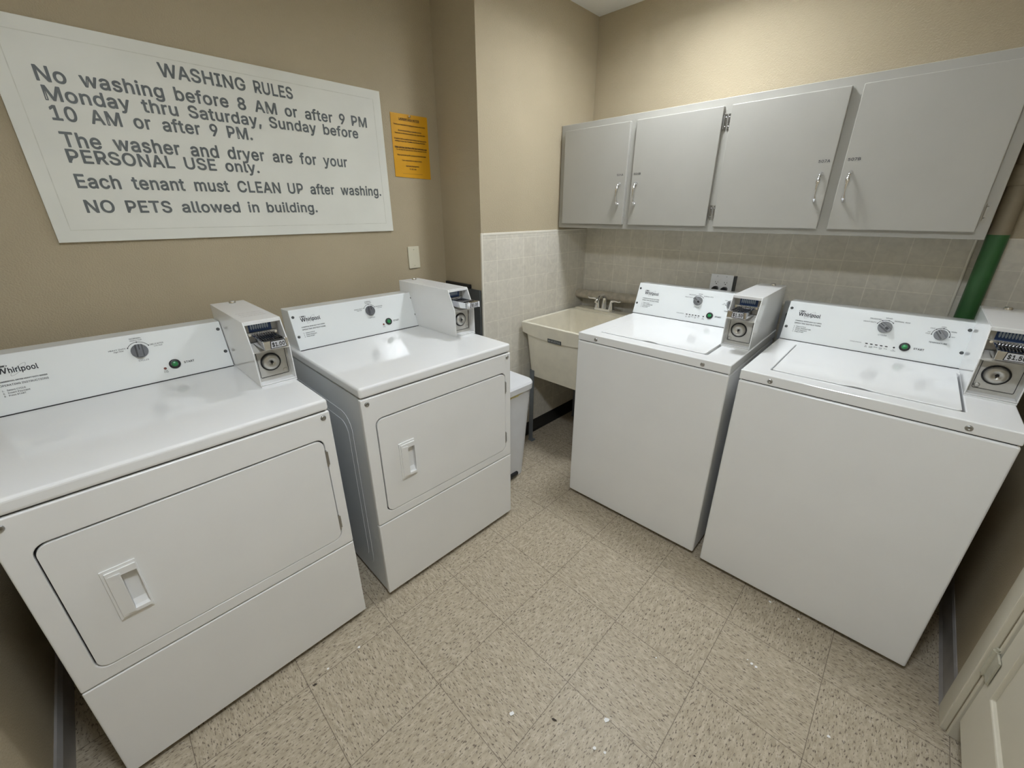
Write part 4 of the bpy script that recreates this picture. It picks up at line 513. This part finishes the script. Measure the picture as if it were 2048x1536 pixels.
def make_dryer(name, loc, rz, off, label):
    W = 0.70; root = empty(name, loc, rz); Fr = lambda a, c, t: (a, t, c)
    b = MB(); b.box(0.003, W - 0.003, 0.018, 0.70, 0.022, HB)
    # pressed shape on both side sheets
    for s_ in (0, 1):
        S = (lambda a, c, t: (0.003 - t, a, c)) if s_ == 0 else (lambda a, c, t: (W - 0.003 + t, a, c))
        b.prism(rrect(0.11, 0.66, 0.07, 0.79, 0.07), S, -0.001, 0.0012); b.prism(rrect(0.145, 0.62, 0.105, 0.75, 0.05), S, 0.0012, 0.0022)
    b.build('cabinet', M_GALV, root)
    b = MB(); b.box(0.008, W - 0.008, 0.010, 0.68, HB, 0.890); b.build('gap_shade', M_DARK, root)  # dark slab: shade of the open gap under the deck, put in as colour
    b = MB(); b.box(0, W, 0.0, 0.70, 0.890, HD); b.build('top_deck', M_ENAMEL, root, 0.009, 4)
    da, db, dz0, dz1 = 0.046, 0.664, 0.408, 0.796
    b = MB(); b.plate(rect(0, W, 0.3665, HB - 0.001), [rrect(da - 0.0035, db + 0.003, dz0 - 0.003, dz1 + 0.0045, 0.026)], Fr, 0.0, 0.018); b.build('front_panel', M_ENAMELV, root, 0.0035, 3)
    b = MB(); b.box(0, W, 0.0, 0.018, 0.022, 0.3625); b.build('toe_panel', M_ENAMELV, root, 0.0035, 3)
    b = MB(); b.box(0.006, W - 0.006, 0.010, 0.018, 0.03, HB - 0.006); b.box(da, db, 0.0176, 0.0179, dz0, dz1); b.build('seam_backing', M_DARK, root)
    # door with recessed handle
    b = MB(); b.plate(rrect(da, db, dz0, dz1, 0.024), [rect(0.146, 0.177, 0.533, 0.648)], Fr, -0.001, 0.0095); dr = b.build('door', M_ENAMELV, root, 0.0028, 3)
    b = MB(); b.plate(rect(0.115, 0.180, 0.518, 0.673), [rect(0.147, 0.176, 0.536, 0.646)], Fr, -0.0045, -0.001)
    b.plate(rect(0.121, 0.178, 0.526, 0.665), [rect(0.147, 0.176, 0.536, 0.646)], Fr, -0.0085, -0.0045)
    b.prism([(0.121, -0.0085), (0.147, -0.0085), (0.147, -0.0125)], lambda a, c, t: (a, c, t), 0.532, 0.655)
    b.box(0.1455, 0.147, -0.0085, 0.0085, 0.534, 0.647); b.box(0.176, 0.1772, -0.0085, 0.0085, 0.534, 0.647)
    b.box(0.147, 0.176, -0.0085, 0.0085, 0.646, 0.6475); b.prism([(-0.0085, 0.5345), (0.0085, 0.5345), (0.0085, 0.556), (0.000, 0.540), (-0.0085, 0.536)], lambda a, c, t: (t, a, c), 0.147, 0.176)
    b.box(0.147, 0.176, 0.0075, 0.0085, 0.534, 0.647); b.build('door_handle', M_ENAMELV, dr, 0.001)
    for z in (0.470, 0.727):
        b = MB(); b.cyl((db + 0.0022, 0.001, z - 0.029), (0, 0, 1), 0.0035, 0.058, 12); b.box(db + 0.002, db + 0.0085, 0.0002, -0.0012, z - 0.024, z + 0.024); b.build('hinge', M_STEEL, dr)
    feet(root, W); trim_screw(root, 0.021, 0.0, 0.867); trim_screw(root, W - 0.021, 0.0, 0.869)
    e = make_console(root, 0.006 + off, False); make_coin_box(root, min(e + 0.0015, W - 0.112), '$1.00', 1)
    tag(root, label, 'dryer', 'coin operated dryers along the left wall'); return root

def make_washer(name, loc, rz, off, label):
    W = 0.686; root = empty(name, loc, rz)
    b = MB(); b.box(0, W, 0.0, 0.66, 0.022, HB); b.build('cabinet', M_ENAMELV, root, 0.007, 4)
    b = MB(); b.box(0.008, W - 0.008, 0.008, 0.65, HB - 0.002, 0.891); b.build('gap_shade', M_DARK, root)  # same dark slab, colouring in the shade below the washer deck
    # deck with a sunken lid opening
    l0, l1, e0, e1 = 0.085, 0.567, 0.068, 0.486; Tp = lambda a, c, t: (a, c, t)
    hole = rrect(l0 - 0.006, l1 + 0.008, e0 + 0.0025, e1 + 0.006, 0.008, 4)
    b = MB(); b.plate(rect(0.0, W, 0.002, 0.69), [hole], Tp, 0.8905, HD); b.box(l0 - 0.02, l1 + 0.02, e0 - 0.02, e1 + 0.02, 0.8925, 0.9)
    b.build('top_deck', M_ENAMEL, root, 0.008, 4)
    notch = [(0.291, e0)] + [(0.291 + 0.080 * k / 10, e0 + 0.010 * math.sin(PI * k / 10)) for k in range(1, 10)] + [(0.371, e0)]
    r = 0.007
    poly = [(l0 + r, e0)] + notch + [(l1 - r, e0), (l1, e0 + r), (l1, e1 - r), (l1 - r, e1), (l0 + r, e1), (l0, e1 - r), (l0, e0 + r)]
    b = MB(); b.prism(poly, Tp, HD + 0.0002, HD + 0.0042); b.box(l0, l1, e0 + 0.016, e1, 0.906, HD + 0.0002); b.build('lid', M_ENAMEL, root, 0.0018, 3)
    feet(root, W); trim_screw(root, 0.098, 0.002, 0.907); trim_screw(root, 0.584, 0.002, 0.907)
    e = make_console(root, off, True); make_coin_box(root, min(e + 0.0015, W - 0.1115), '$1.50', -1)
    tag(root, label, 'washing machine', 'coin operated washing machines below the wall cabinets'); return root

R = math.radians
make_dryer('dryer', (0.8225, -0.090, 0), R(90 + 0.45), -0.006, 'white coin dryer nearest the camera, below the big washing rules sign')
make_dryer('dryer', (0.8216, 0.710, 0), R(90 - 0.3), 0.010, 'white coin dryer beside the white trash can, below the yellow notice')
make_washer('washing_machine', (0.930, 1.769, 0), R(1.05), -0.007, 'white top loading washer next to the laundry sink, below the outlet')
make_washer('washing_machine', (1.6525, 1.769, 0), R(0.55), 0.002, 'white top loading washer near the door, in front of the green pipe')

# ------------------------------------------------------------------ washing rules sign
SG = lambda a, c, t: (0.012 + t, a, c)
b = MB(); b.box(0.001, 0.012, 0.160, 1.3725, 1.372, 1.984); sg = b.build('sign_board', M_SIGN, None, 0.001)
tag(sg, 'large white sign of grey washing rules on the left wall', 'sign')
b = MB(); ring_ = lambda d: rect(0.160 + d, 1.3725 - d, 1.372 + d, 1.984 - d); b.plate(ring_(0.036), [ring_(0.0385)], lambda a, c, t: (0.012 + t, a, c), 0.0001, 0.0004); b.build('border_line', mat('faint_border', (0.70, 0.70, 0.62, 1), 0.5, var=(30, 0.12)), sg)
LINES = [(['WASHING', 'RULES'], [0.548, 0.836], 1.8925, 0.0385, [0.259, 0.141]),
 (['No', 'washing', 'before', '8', 'AM', 'or', 'after', '9', 'PM'], None, 1.8280, 0.038, (0.245, 1.290)),
 (['Monday', 'thru', 'Saturday,', 'Sunday', 'before'], None, 1.7790, 0.037, (0.249, 1.241)),
 (['10', 'AM', 'or', 'after', '9', 'PM.'], None, 1.7275, 0.038, (0.249, 0.795)),
 (['The', 'washer', 'and', 'dryer', 'are', 'for', 'your'], None, 1.6555, 0.040, (0.251, 1.170)),
 (['PERSONAL', 'USE', 'only.'], None, 1.6110, 0.037, (0.251, 0.795)),
 (['Each', 'tenant', 'must', 'CLEAN', 'UP', 'after', 'washing.'], None, 1.5380, 0.039, (0.250, 1.324)),
 (['NO', 'PETS', 'allowed', 'in', 'building.'], None, 1.4635, 0.037, (0.251, 1.000))]
XS = {1: [142, 357, 783, 1078, 1163, 1292, 1385, 1540, 1600], 2: [185, 637, 847, 1220, 1465], 3: [212, 393, 583, 722, 950, 1038], 4: [262, 510, 868, 1040, 1247, 1368, 1473], 5: [290, 838, 1030], 6: [340, 600, 883, 1077, 1318, 1415, 1555], 7: [385, 568, 825, 1130, 1215]}
BW = 0.0185
for i, (words, xs, vb, cap, span) in enumerate(LINES):
    sy = cap / CAP
    ln = MB(); wid = []
    for wd in words:
        vs = text_geo(wd, BW)[0]; wid.append((max(v[0] for v in vs) - min(v[0] for v in vs)) * sy)
    if xs is not None:
        for wd, x, ww in zip(words, xs, span): ln.text(wd, SG, x, vb, cap, ww, bold=BW)
    else:
        tot = span[1] - span[0]; n = len(words); gap = 0.030
        k = (tot - gap * (n - 1)) / sum(wid)
        x = span[0]
        for wd, ww in zip(words, wid): ln.text(wd, SG, x, vb, cap, ww * k, bold=BW); x += ww * k + gap
    ln.build('text_line', M_SIGNINK, sg)

# yellow notice
YN_ = lambda a, c, t: (0.0032 + t, a, c)
b = MB(); b.prism([(1.4225, 1.630), (1.636, 1.625), (1.637, 1.914), (1.4245, 1.911)], lambda a, c, t: (t, a, c), 0.0012, 0.003); nt_ = b.build('paper_notice', M_YELLOW)
tag(nt_, 'golden yellow paper notice pinned beside the big sign', 'notice')
b = MB(); Y = YN_
b.text('LAUNDRY AREA NOTICE', Y, 1.469, 1.885, 0.0085, 0.118, bold=0.03); b.prism(rect(1.469, 1.587, 1.8825, 1.8834), Y, 0, 0.0003)
for tx_, a0, a1, vv, bd in (('Tenants are responsible for keeping the laundry area CLEAN!!', 1.438, 1.620, 1.862, 0.012), ('We are not providing a custodial service.', 1.459, 1.596, 1.8365, 0.012),
        ('There are no refunds on machine use; keep lids clean.', 1.440, 1.619, 1.8245, 0.005), ('If laundry is left in a machine that is finished, feel free to put the', 1.434, 1.622, 1.7995, 0.014),
        ('clothing on dryer tops, if possible, or on the top of the dryer.', 1.437, 1.616, 1.7895, 0.014), ('Clean out dryer lint filters after each and every load', 1.433, 1.622, 1.7625, 0.03),
        ('This will help the dryers dry your clothes and lower the bills.', 1.439, 1.621, 1.752, 0.004), ('Wipe up and pick up after yourselves; throw lint in trash.', 1.443, 1.615, 1.728, 0.012),
        ('Your cooperation is appreciated.', 1.467, 1.587, 1.7045, 0.010), ('Apartment Management', 1.487, 1.567, 1.6795, 0.02), ('755-555-4000', 1.507, 1.548, 1.6655, 0.02)):
    b.text(tx_, Y, a0, vv, 0.0056, a1 - a0, bold=bd + 0.014)
b.prism(rect(1.433, 1.622, 1.7605, 1.7613), Y, 0, 0.0003); b.prism(rect(1.466, 1.585, 1.6455, 1.6463), Y, 0, 0.0003)
b.build('printed_text', M_BIT, nt_)
b = MB(); b.lathe([(0.0015, 0), (0.0015, 0.001), (0.0060, 0.002), (0.0052, 0.005), (0.0035, 0.009), (0.0055, 0.0125), (0.0001, 0.0135)], (0.0031, 1.526, 1.903), (1, 0, 0), 18, cap=False); pp = b.build('pushpin', M_CHROME)
tag(pp, 'shiny metal pushpin holding the yellow notice', 'pushpin')
# blank wall plate
wp = empty('wall_plate', (0, 1.487, 1.229))
b = MB(); b.box(0.001, 0.007, -0.0355, 0.0355, -0.0585, 0.0585); b.build('plate', M_CREAM, wp, 0.003, 3)
for z in (0.042, -0.042):
    b = MB(); b.lathe([(0.0032, 0), (0.0030, 0.0012), (0.0001, 0.0016)], (0.007, 0, z), (1, 0, 0), 12, cap=False); b.box(0.0081, 0.0088, -0.0025, 0.0025, z - 0.0005, z + 0.0005, 1); b.build('screw', [M_CREAM, M_DARK], wp)
tag(wp, 'blank cream wall plate above the farther dryer, under the yellow notice', 'wall plate')

# ------------------------------------------------------------------ wall cabinets (one long carcass)
cab = empty('wall_cabinet', (TX, 2.35, 1.371))
cw_, ch = 2.158 - TX, 1.923 - 1.371
fr = lambda a, c, t: (a, t, c)
DO = [(0.3675, 0.783), (0.818, 1.234), (1.2665, 1.680), (1.714, 2.127)]
b = MB(); b.box(0.001, cw_, 0.02, YC - 2.35 - 0.006, 0, ch)
b.box(0.001, cw_, 0.0, 0.02, 0, ch); b.build('carcass', M_CAB, cab, 0.002)
hx = [0.748, 0.848, 1.650, 1.7435]; nums = ['506A', '506B', '507A', '507B']
for i, (x0, x1) in enumerate(DO):
    a0, a1 = x0 - TX, x1 - TX; z0, z1 = 1.395 - 1.371, 1.890 - 1.371
    b = MB(); b.prism(rect(a0, a1, z0, z1), fr, -0.019, -0.0006); dr = b.build('door', M_CAB, cab, 0.0025, 2)
    h = hx[i] - TX; zt, zb = 1.604 - 1.371, 1.496 - 1.371
    b = MB(); pts = []; rad = []
    for k in range(41):
        s_ = k / 40; z = zt + (zb - zt) * s_; y = -0.019 - 0.004 - 0.024 * math.sin(PI * min(max((s_ - 0.0) / 1.0, 0), 1)) ** 0.6
        r_ = 0.0040 + 0.0042 * math.exp(-((s_ - 0.30) / 0.11) ** 2) - 0.0010 * math.exp(-((s_ - 0.155) / 0.022) ** 2) + 0.0012 * math.exp(-((s_ - 0.11) / 0.03) ** 2) + 0.0026 * math.exp(-((s_ - 0.87) / 0.07) ** 2) - 0.0006 * math.exp(-((s_ - 0.65) / 0.12) ** 2)
        pts.append((h, y, z)); rad.append(r_)
    b.tube(pts, rad, 14)
    for z in (zt - 0.004, zb + 0.004): b.lathe([(0.0075, 0), (0.007, 0.003), (0.004, 0.006)], (h, -0.019, z), (0, -1, 0), 14)
    b.build('handle', M_CHROME, dr)
    b = MB(); b.text(nums[i], lambda a, c, t: (a, -0.0192 - t, c), h, 1.640 - 1.371, 0.0095, 0.038, 'C', bold=0.008); b.build('number_label', M_INK, dr)
    hs = a0 if i in (0, 2) else a1; sgn = -1 if i in (0, 2) else 1
    for z in (1.458 - 1.371, 1.829 - 1.371):
        b = MB(); b.box(*sorted((hs + sgn * 0.0005, hs + sgn * 0.014)), -0.0030, -0.0004, z - 0.031, z + 0.031)
        b.cyl((hs + sgn * 0.003, -0.006, z - 0.027), (0, 0, 1), 0.0034, 0.054, 10); b.box(*sorted((hs + sgn * 0.0003, hs + sgn * 0.0014)), -0.018, -0.003, z - 0.027, z + 0.027)
        for q in (-0.018, 0.018): b.lathe([(0.003, 0), (0.0001, 0.0018)], (hs + sgn * 0.009, -0.003, z + q), (0, -1, 0), 10, cap=False)
        b.build('hinge', M_STEEL, dr)
tag(cab, 'long beige four door wall cabinet above the washers and sink', 'cabinet')

# ------------------------------------------------------------------ laundry sink
sk = empty('laundry_sink', (0.60, 2.30, 0))
x0, x1, y0, y1, zt = 0.345 - 0.60, 0.855 - 0.60, 1.995 - 2.30, 2.600 - 2.30, 0.837
def loop(a0, a1, c0, c1, z, r, n=4): return [(a, c, z) for a, c in rrect(a0, a1, c0, c1, r, n)]
b = MB(); yb = y1 - 0.10
rings = [loop(x0 + 0.042, x1 - 0.042, y0 + 0.04, y1 - 0.06, 0.478, 0.03), loop(x0 + 0.020, x1 - 0.020, y0 + 0.020, y1 - 0.02, 0.740, 0.03),
         loop(x0 + 0.012, x1 - 0.012, y0 + 0.018, y1 - 0.018, 0.775, 0.03), loop(x0, x1, y0, y1, zt - 0.003, 0.02), loop(x0 + 0.003, x1 - 0.003, y0 + 0.003, y1 - 0.003, zt, 0.02),
         loop(x0 + 0.012, x1 - 0.012, y0 + 0.012, yb, zt, 0.022), loop(x0 + 0.016, x1 - 0.016, y0 + 0.016, yb - 0.003, zt - 0.006, 0.024),
         loop(x0 + 0.052, x1 - 0.052, y0 + 0.05, yb - 0.025, 0.50, 0.06)]
n = len(rings[0]); vs = [v for r_ in rings for v in r_]; fs = [tuple(range(n))[::-1]]
for i in range(len(rings) - 1):
    for k in range(n): fs.append((i * n + k, i * n + (k + 1) % n, (i + 1) * n + (k + 1) % n, (i + 1) * n + k))
fs.append(tuple(range((len(rings) - 1) * n, len(rings) * n))); b.add(vs, fs)
b.box(x0 + 0.03, x1 - 0.03, yb + 0.012, y1 - 0.01, zt - 0.004, zt + 0.012); b.build('basin', M_SINK, sk, 0.004)
# front apron with its dipping lower edge
b = MB(); ap = [(x0 + 0.001, zt - 0.004), (x1 - 0.001, zt - 0.004)] + [(x1 - 0.008 + (x0 - x1 + 0.016) * k / 12, 0.768 - 0.024 * math.sin(PI * k / 12) ** 0.8) for k in range(13)]
b.prism(ap, lambda a, c, t: (a, y0 + t + (zt - c) * 0.10, c), -0.001, 0.016); b.build('apron', M_SINK, sk, 0.0015)
b = MB(); LB = lambda a, c, t: (a, y0 - 0.001 - t + (zt - c) * 0.10, c); b.prism(rect(-0.047, 0.054, 0.742, 0.766), LB, 0.0002, 0.0014)
b.prism(rect(-0.0405, -0.0305, 0.748, 0.760), LB, 0.0014, 0.0018, 1); b.text('MUSTEE', LB, -0.024, 0.7485, 0.0115, 0.072, t=0.002, mi=1, bold=0.02); b.build('brand_label', [M_GREYSHEET, M_GREYBOX], sk)
for lx, ly, sx in ((x0 + 0.068, y0 + 0.03, -1), (x1 - 0.068, y0 + 0.03, 1), (x0 + 0.068, y1 - 0.08, -1), (x1 - 0.068, y1 - 0.08, 1)):
    b = MB(); fx = lx + sx * 0.004
    b.prism([(-0.017, 0), (0.017, 0), (0.017, 0.003), (-0.014, 0.003), (-0.014, 0.03), (-0.017, 0.03)], lambda a, c, t: (lx + a * (1 if sx < 0 else -1) + (fx - lx) * (0.5 - t) / 0.5, ly + c, t), 0.006, 0.52)
    b.box(fx - 0.018, fx + 0.018, ly - 0.004, ly + 0.03, 0.0, 0.008); b.build('leg', M_LEG, sk)
fa = MB(); fx, fy, fz = 0.585 - 0.60, y1 - 0.052, zt + 0.012
fa.prism(rrect(fx - 0.078, fx + 0.078, fy - 0.026, fy + 0.026, 0.024), lambda a, c, t: (a, c, t), fz, fz + 0.016)
fo = fa.build('faucet', M_CHROME, sk, 0.005, 3)
b = MB(); pts = [(fx, fy, fz + 0.012), (fx, fy, fz + 0.05), (fx, fy - 0.004, fz + 0.085), (fx, fy - 0.03, fz + 0.105), (fx, fy - 0.065, fz + 0.102), (fx, fy - 0.095, fz + 0.082), (fx, fy - 0.105, fz + 0.068)]
b.tube(pts, [0.021, 0.017, 0.014, 0.012, 0.011, 0.011, 0.011], 16); b.build('spout', M_CHROME, fo)
for sx in (-1, 1):
    b = MB(); hx_ = fx + sx * 0.052
    b.lathe([(0.022, 0), (0.021, 0.006), (0.015, 0.03), (0.012, 0.048), (0.0105, 0.058), (0.0001, 0.062)], (hx_, fy, fz + 0.014), (0, 0, 1), 18, cap=False)
    b.tube([(hx_, fy, fz + 0.066), (hx_ + sx * 0.03, fy - 0.004, fz + 0.072), (hx_ + sx * 0.058, fy - 0.008, fz + 0.070), (hx_ + sx * 0.072, fy - 0.010, fz + 0.076)], [0.0085, 0.0065, 0.0055, 0.006], 12); b.build('faucet_handle', M_CHROME, fo)
tag(sk, 'almond utility sink on grey legs between tiled wall and washer', 'sink')

# ------------------------------------------------------------------ trash can
tr = empty('trash_can', (0.52, 1.615, 0))
b = MB(); rr = []
for z, k in ((0.0, 0.0), (0.004, 0.002), (0.555, 0.034)):
    rr.append(loop(-0.10 - k, 0.10 + k, -0.12 - k, 0.118 + k, z, 0.045, 5))
n = len(rr[0]); vs = [v for r_ in rr for v in r_]; fs = [tuple(range(n))[::-1]]
for i in range(len(rr) - 1):
    for k in range(n): fs.append((i * n + k, i * n + (k + 1) % n, (i + 1) * n + (k + 1) % n, (i + 1) * n + k))
fs.append(tuple(range((len(rr) - 1) * n, len(rr) * n))); b.add(vs, fs); body = b.build('bin', M_WHITEP, tr)
# pedal notch cut into the front foot of the bin
cut = MB(); cut.box(0.05, 0.16, -0.062, 0.060, -0.01, 0.085); co = cut.build('notch', M_DARK)
md = body.modifiers.new('notch', 'BOOLEAN'); md.object = co; md.operation = 'DIFFERENCE'; md.solver = 'EXACT'
dg = bpy.context.evaluated_depsgraph_get(); me = bpy.data.meshes.new_from_object(body.evaluated_get(dg)); body.modifiers.clear(); body.data = me; bpy.data.objects.remove(co)
b = MB(); b.box(0.056, 0.118, -0.052, 0.050, 0.018, 0.040); b.build('pedal', M_BLACK, tr, 0.005, 3)
b = MB(); rr = [loop(-0.144, 0.144, -0.164, 0.162, 0.556, 0.055, 6), loop(-0.146, 0.146, -0.166, 0.164, 0.590, 0.055, 6), loop(-0.138, 0.138, -0.158, 0.156, 0.602, 0.05, 6), loop(-0.05, 0.05, -0.06, 0.06, 0.606, 0.02, 6)]
n = len(rr[0]); vs = [v for r_ in rr for v in r_]; fs = [tuple(range(n))[::-1]]
for i in range(len(rr) - 1):
    for k in range(n): fs.append((i * n + k, i * n + (k + 1) % n, (i + 1) * n + (k + 1) % n, (i + 1) * n + k))
fs.append(tuple(range((len(rr) - 1) * n, len(rr) * n))); b.add(vs, fs); b.build('lid', M_WHITEP, tr, 0.003)
b = MB(); b.prism([(-0.10, 0.556), (0.075, 0.556), (0.06, 0.549), (0.04, 0.547), (0.02, 0.540), (-0.02, 0.543), (-0.06, 0.538), (-0.10, 0.542)], lambda a, c, t: (0.1345 + t - (0.556 - c) * 0.03, a, c), 0, 0.0022); b.build('bag_edge', M_SCRAP, tr)
tag(tr, 'white plastic pedal bin with flat lid between dryer and sink', 'trash can')

# ------------------------------------------------------------------ pipes and small wall things
b = MB(); b.tube([(TX + 0.001, 2.598, 0.926), (0.85, 2.598, 0.944), (1.185, 2.598, 0.954)], 0.0300, 24); dp = b.build('drain_pipe', M_PIPE)
tag(dp, 'dusty grey horizontal drain pipe running behind the sink faucet', 'pipe')
sp = empty('standpipe', (2.204, 2.602, 0))
b = MB(); b.cyl((0, 0, 0.0), (0, 0, 1), 0.030, 1.38, 28); b.build('lower_pipe', M_PIPEGREEN, sp, None, label='green painted lower length')
b = MB(); b.cyl((0, 0, 1.38), (0, 0, 1), 0.030, ZC - 1.38, 28); b.build('upper_pipe', M_PIPEBROWN, sp, None, label='brown painted upper length')
b = MB(); b.lathe([(0.031, 1.545), (0.037, 1.548), (0.037, 1.575), (0.034, 1.58), (0.037, 1.585), (0.037, 1.612), (0.031, 1.615)], (0, 0, 0), (0, 0, 1), 28); b.build('coupling', M_PIPEBROWN, sp)
tag(sp, 'vertical floor to ceiling pipe, green below and brown above, right of the cabinet', 'pipe')
b = MB(); b.cyl((2.156, 2.6515, 0.6), (0, 0, 1), 0.0052, 0.771, 12); cd_ = b.build('conduit', M_GROUT); tag(cd_, 'thin white vertical tube on the tiles beside the green pipe', 'conduit')
# outlet box
ob = empty('outlet_box', (1.268, YC - 0.005, 1.086)); OB = lambda a, c, t: (a, -0.046 - t, c)
b = MB(); b.box(-0.052, 0.062, -0.046, -0.0005, -0.052, 0.050); b.build('box', M_GREYSHEET, ob, 0.002)
b = MB(); b.prism(rect(-0.0575, 0.0575, -0.058, 0.0575), OB, 0, 0.006); b.build('cover_plate', M_OUTLET, ob, 0.002)
for cx in (-0.0235, 0.0235):
    b = MB(); b.prism(rect(cx - 0.0165, cx + 0.0165, -0.033, 0.033), OB, 0.006, 0.0085)
    b.box(cx - 0.0072, cx - 0.0052, -0.0552, -0.0544, 0.013, 0.021, 1); b.box(cx + 0.0052, cx + 0.0072, -0.0552, -0.0544, 0.014, 0.020, 1)
    b.lathe([(0.0026, 0), (0.0026, 0.0008)], (cx, -0.0544, 0.0075), (0, -1, 0), 12, 1)
    b.build('receptacle', [M_OUTLET, M_BLACK], ob, 0.0006)
for cx in (-0.0235, 0.0235):
    b = MB(); b.lathe([(0.0022, 0), (0.0022, 0.0006)], (cx, -0.052, 0.0475), (0, -1, 0), 10); b.build('screw', M_STEEL, ob)
tag(ob, 'white double outlet plate on grey box above the washer by the sink', 'outlet')
for k, (cx, lab) in enumerate(((-0.0235, 'black plug in the left half of the white outlet'), (0.0235, 'black plug in the right half of the white outlet'))):
    r_ = empty('power_plug', (1.268 + cx, YC - 0.005 - 0.0545, 1.086 - 0.0165))
    b = MB(); b.prism([(-0.017, -0.012), (0.016, -0.012), (0.016, 0.004), (0.010, 0.011), (-0.004, 0.012), (-0.014, 0.002)], lambda a, c, t: (a, -t, c), 0.0008, 0.024); b.build('plug_body', M_BLACK, r_, 0.003)
    b = MB(); b.tube([(-0.012, -0.012, -0.006), (-0.026, -0.014, -0.016), (-0.034, -0.014, -0.06), (-0.036, -0.014, -0.30)], 0.0042, 10); b.build('cord', M_BLACK, r_)
    tag(r_, lab, 'plug', 'plugs in the outlet')
# dark panel behind the far dryer
mp = empty('metal_panel', (0.18, YJ - 0.008, 0))
b = MB(); b.box(-0.16, 0.137, -0.008, 0.006, 0.0, 1.058); b.build('sheet', M_GREYSHEET, mp, 0.002)
b = MB(); b.box(-0.16, 0.055, -0.014, 0.006, 1.059, 1.082); b.build('top_cap', M_BLACK, mp, 0.003)
tag(mp, 'dark grey metal sheet with black cap standing behind the far dryer', 'panel')
# supply box and hoses between the washers
sb = empty('supply_box', (1.675, YC - 0.005, 0.94)); SB = lambda a, c, t: (a, -t, c)
b = MB(); b.plate(rect(-0.095, 0.095, -0.10, 0.100), [rect(-0.078, 0.078, -0.082, 0.040)], SB, 0.0008, 0.030); b.build('face_frame', M_GREYBOX, sb, 0.002)
b = MB(); b.box(-0.078, 0.078, -0.004, -0.001, -0.082, 0.040); b.build('recess', M_DARK, sb)
tag(sb, 'grey water supply box on the wall between the washers', 'supply box')
for cx, m, lab in ((-0.062, M_BLUE, 'blue water hose hanging from the grey supply box'), (-0.025, M_WHITEP, 'white water hose hanging from the grey supply box')):
    b = MB(); b.tube([(1.675 + cx, 2.628, 0.972), (1.675 + cx, 2.615, 0.93), (1.675 + cx - 0.004, 2.608, 0.84), (1.675 + cx - 0.006, 2.600, 0.45)], 0.0125, 14); h_ = b.build('water_hose', m); tag(h_, lab, 'hose', 'washer supply hoses')

# ------------------------------------------------------------------ debris on the floor
def flake(name, x, y, r, m, label, group, st=1.0, rot=0.0):
    b = MB(); n = random.randint(5, 7); pts = []
    for k in range(n):
        a = 2 * PI * k / n + random.uniform(-0.3, 0.3); q = r * random.uniform(0.65, 1.1); px, py = q * math.cos(a) * st, q * math.sin(a) / st
        pts.append((px * math.cos(rot) - py * math.sin(rot), px * math.sin(rot) + py * math.cos(rot)))
    b.prism(pts, lambda a, c, t: (a, c, t + 0.12 * a), 0.0008, 0.0022); o = b.build(name, m); o.location = (x, y, 0.0003); tag(o, label, 'debris', group)
for x, y, r in ((1.468, 0.757, 0.0085), (1.692, 0.950, 0.009), (1.704, 0.863, 0.006), (1.732, 0.875, 0.0045), (0.925, 0.523, 0.0055), (0.919, 0.413, 0.0045), (1.960, 1.447, 0.005), (1.975, 1.445, 0.005), (1.946, 1.452, 0.003),
                (2.039, 1.756, 0.005), (1.939, 1.765, 0.006), (2.191, 1.376, 0.005), (1.713, 1.235, 0.003)):
    flake('white_flake', x, y, r, M_FLAKE, 'tiny white flake lying on the speckled floor tiles', 'white flakes on the floor')
for x, y, r in ((1.574, 0.837, 0.006), (0.939, 0.361, 0.0055), (1.685, 1.356, 0.0035), (1.922, 1.049, 0.003)):
    flake('dark_crumb', x, y, r, M_BIT, 'tiny dark brown crumb lying on the speckled floor tiles', 'dark crumbs on the floor', 1.5, random.uniform(0, 3))
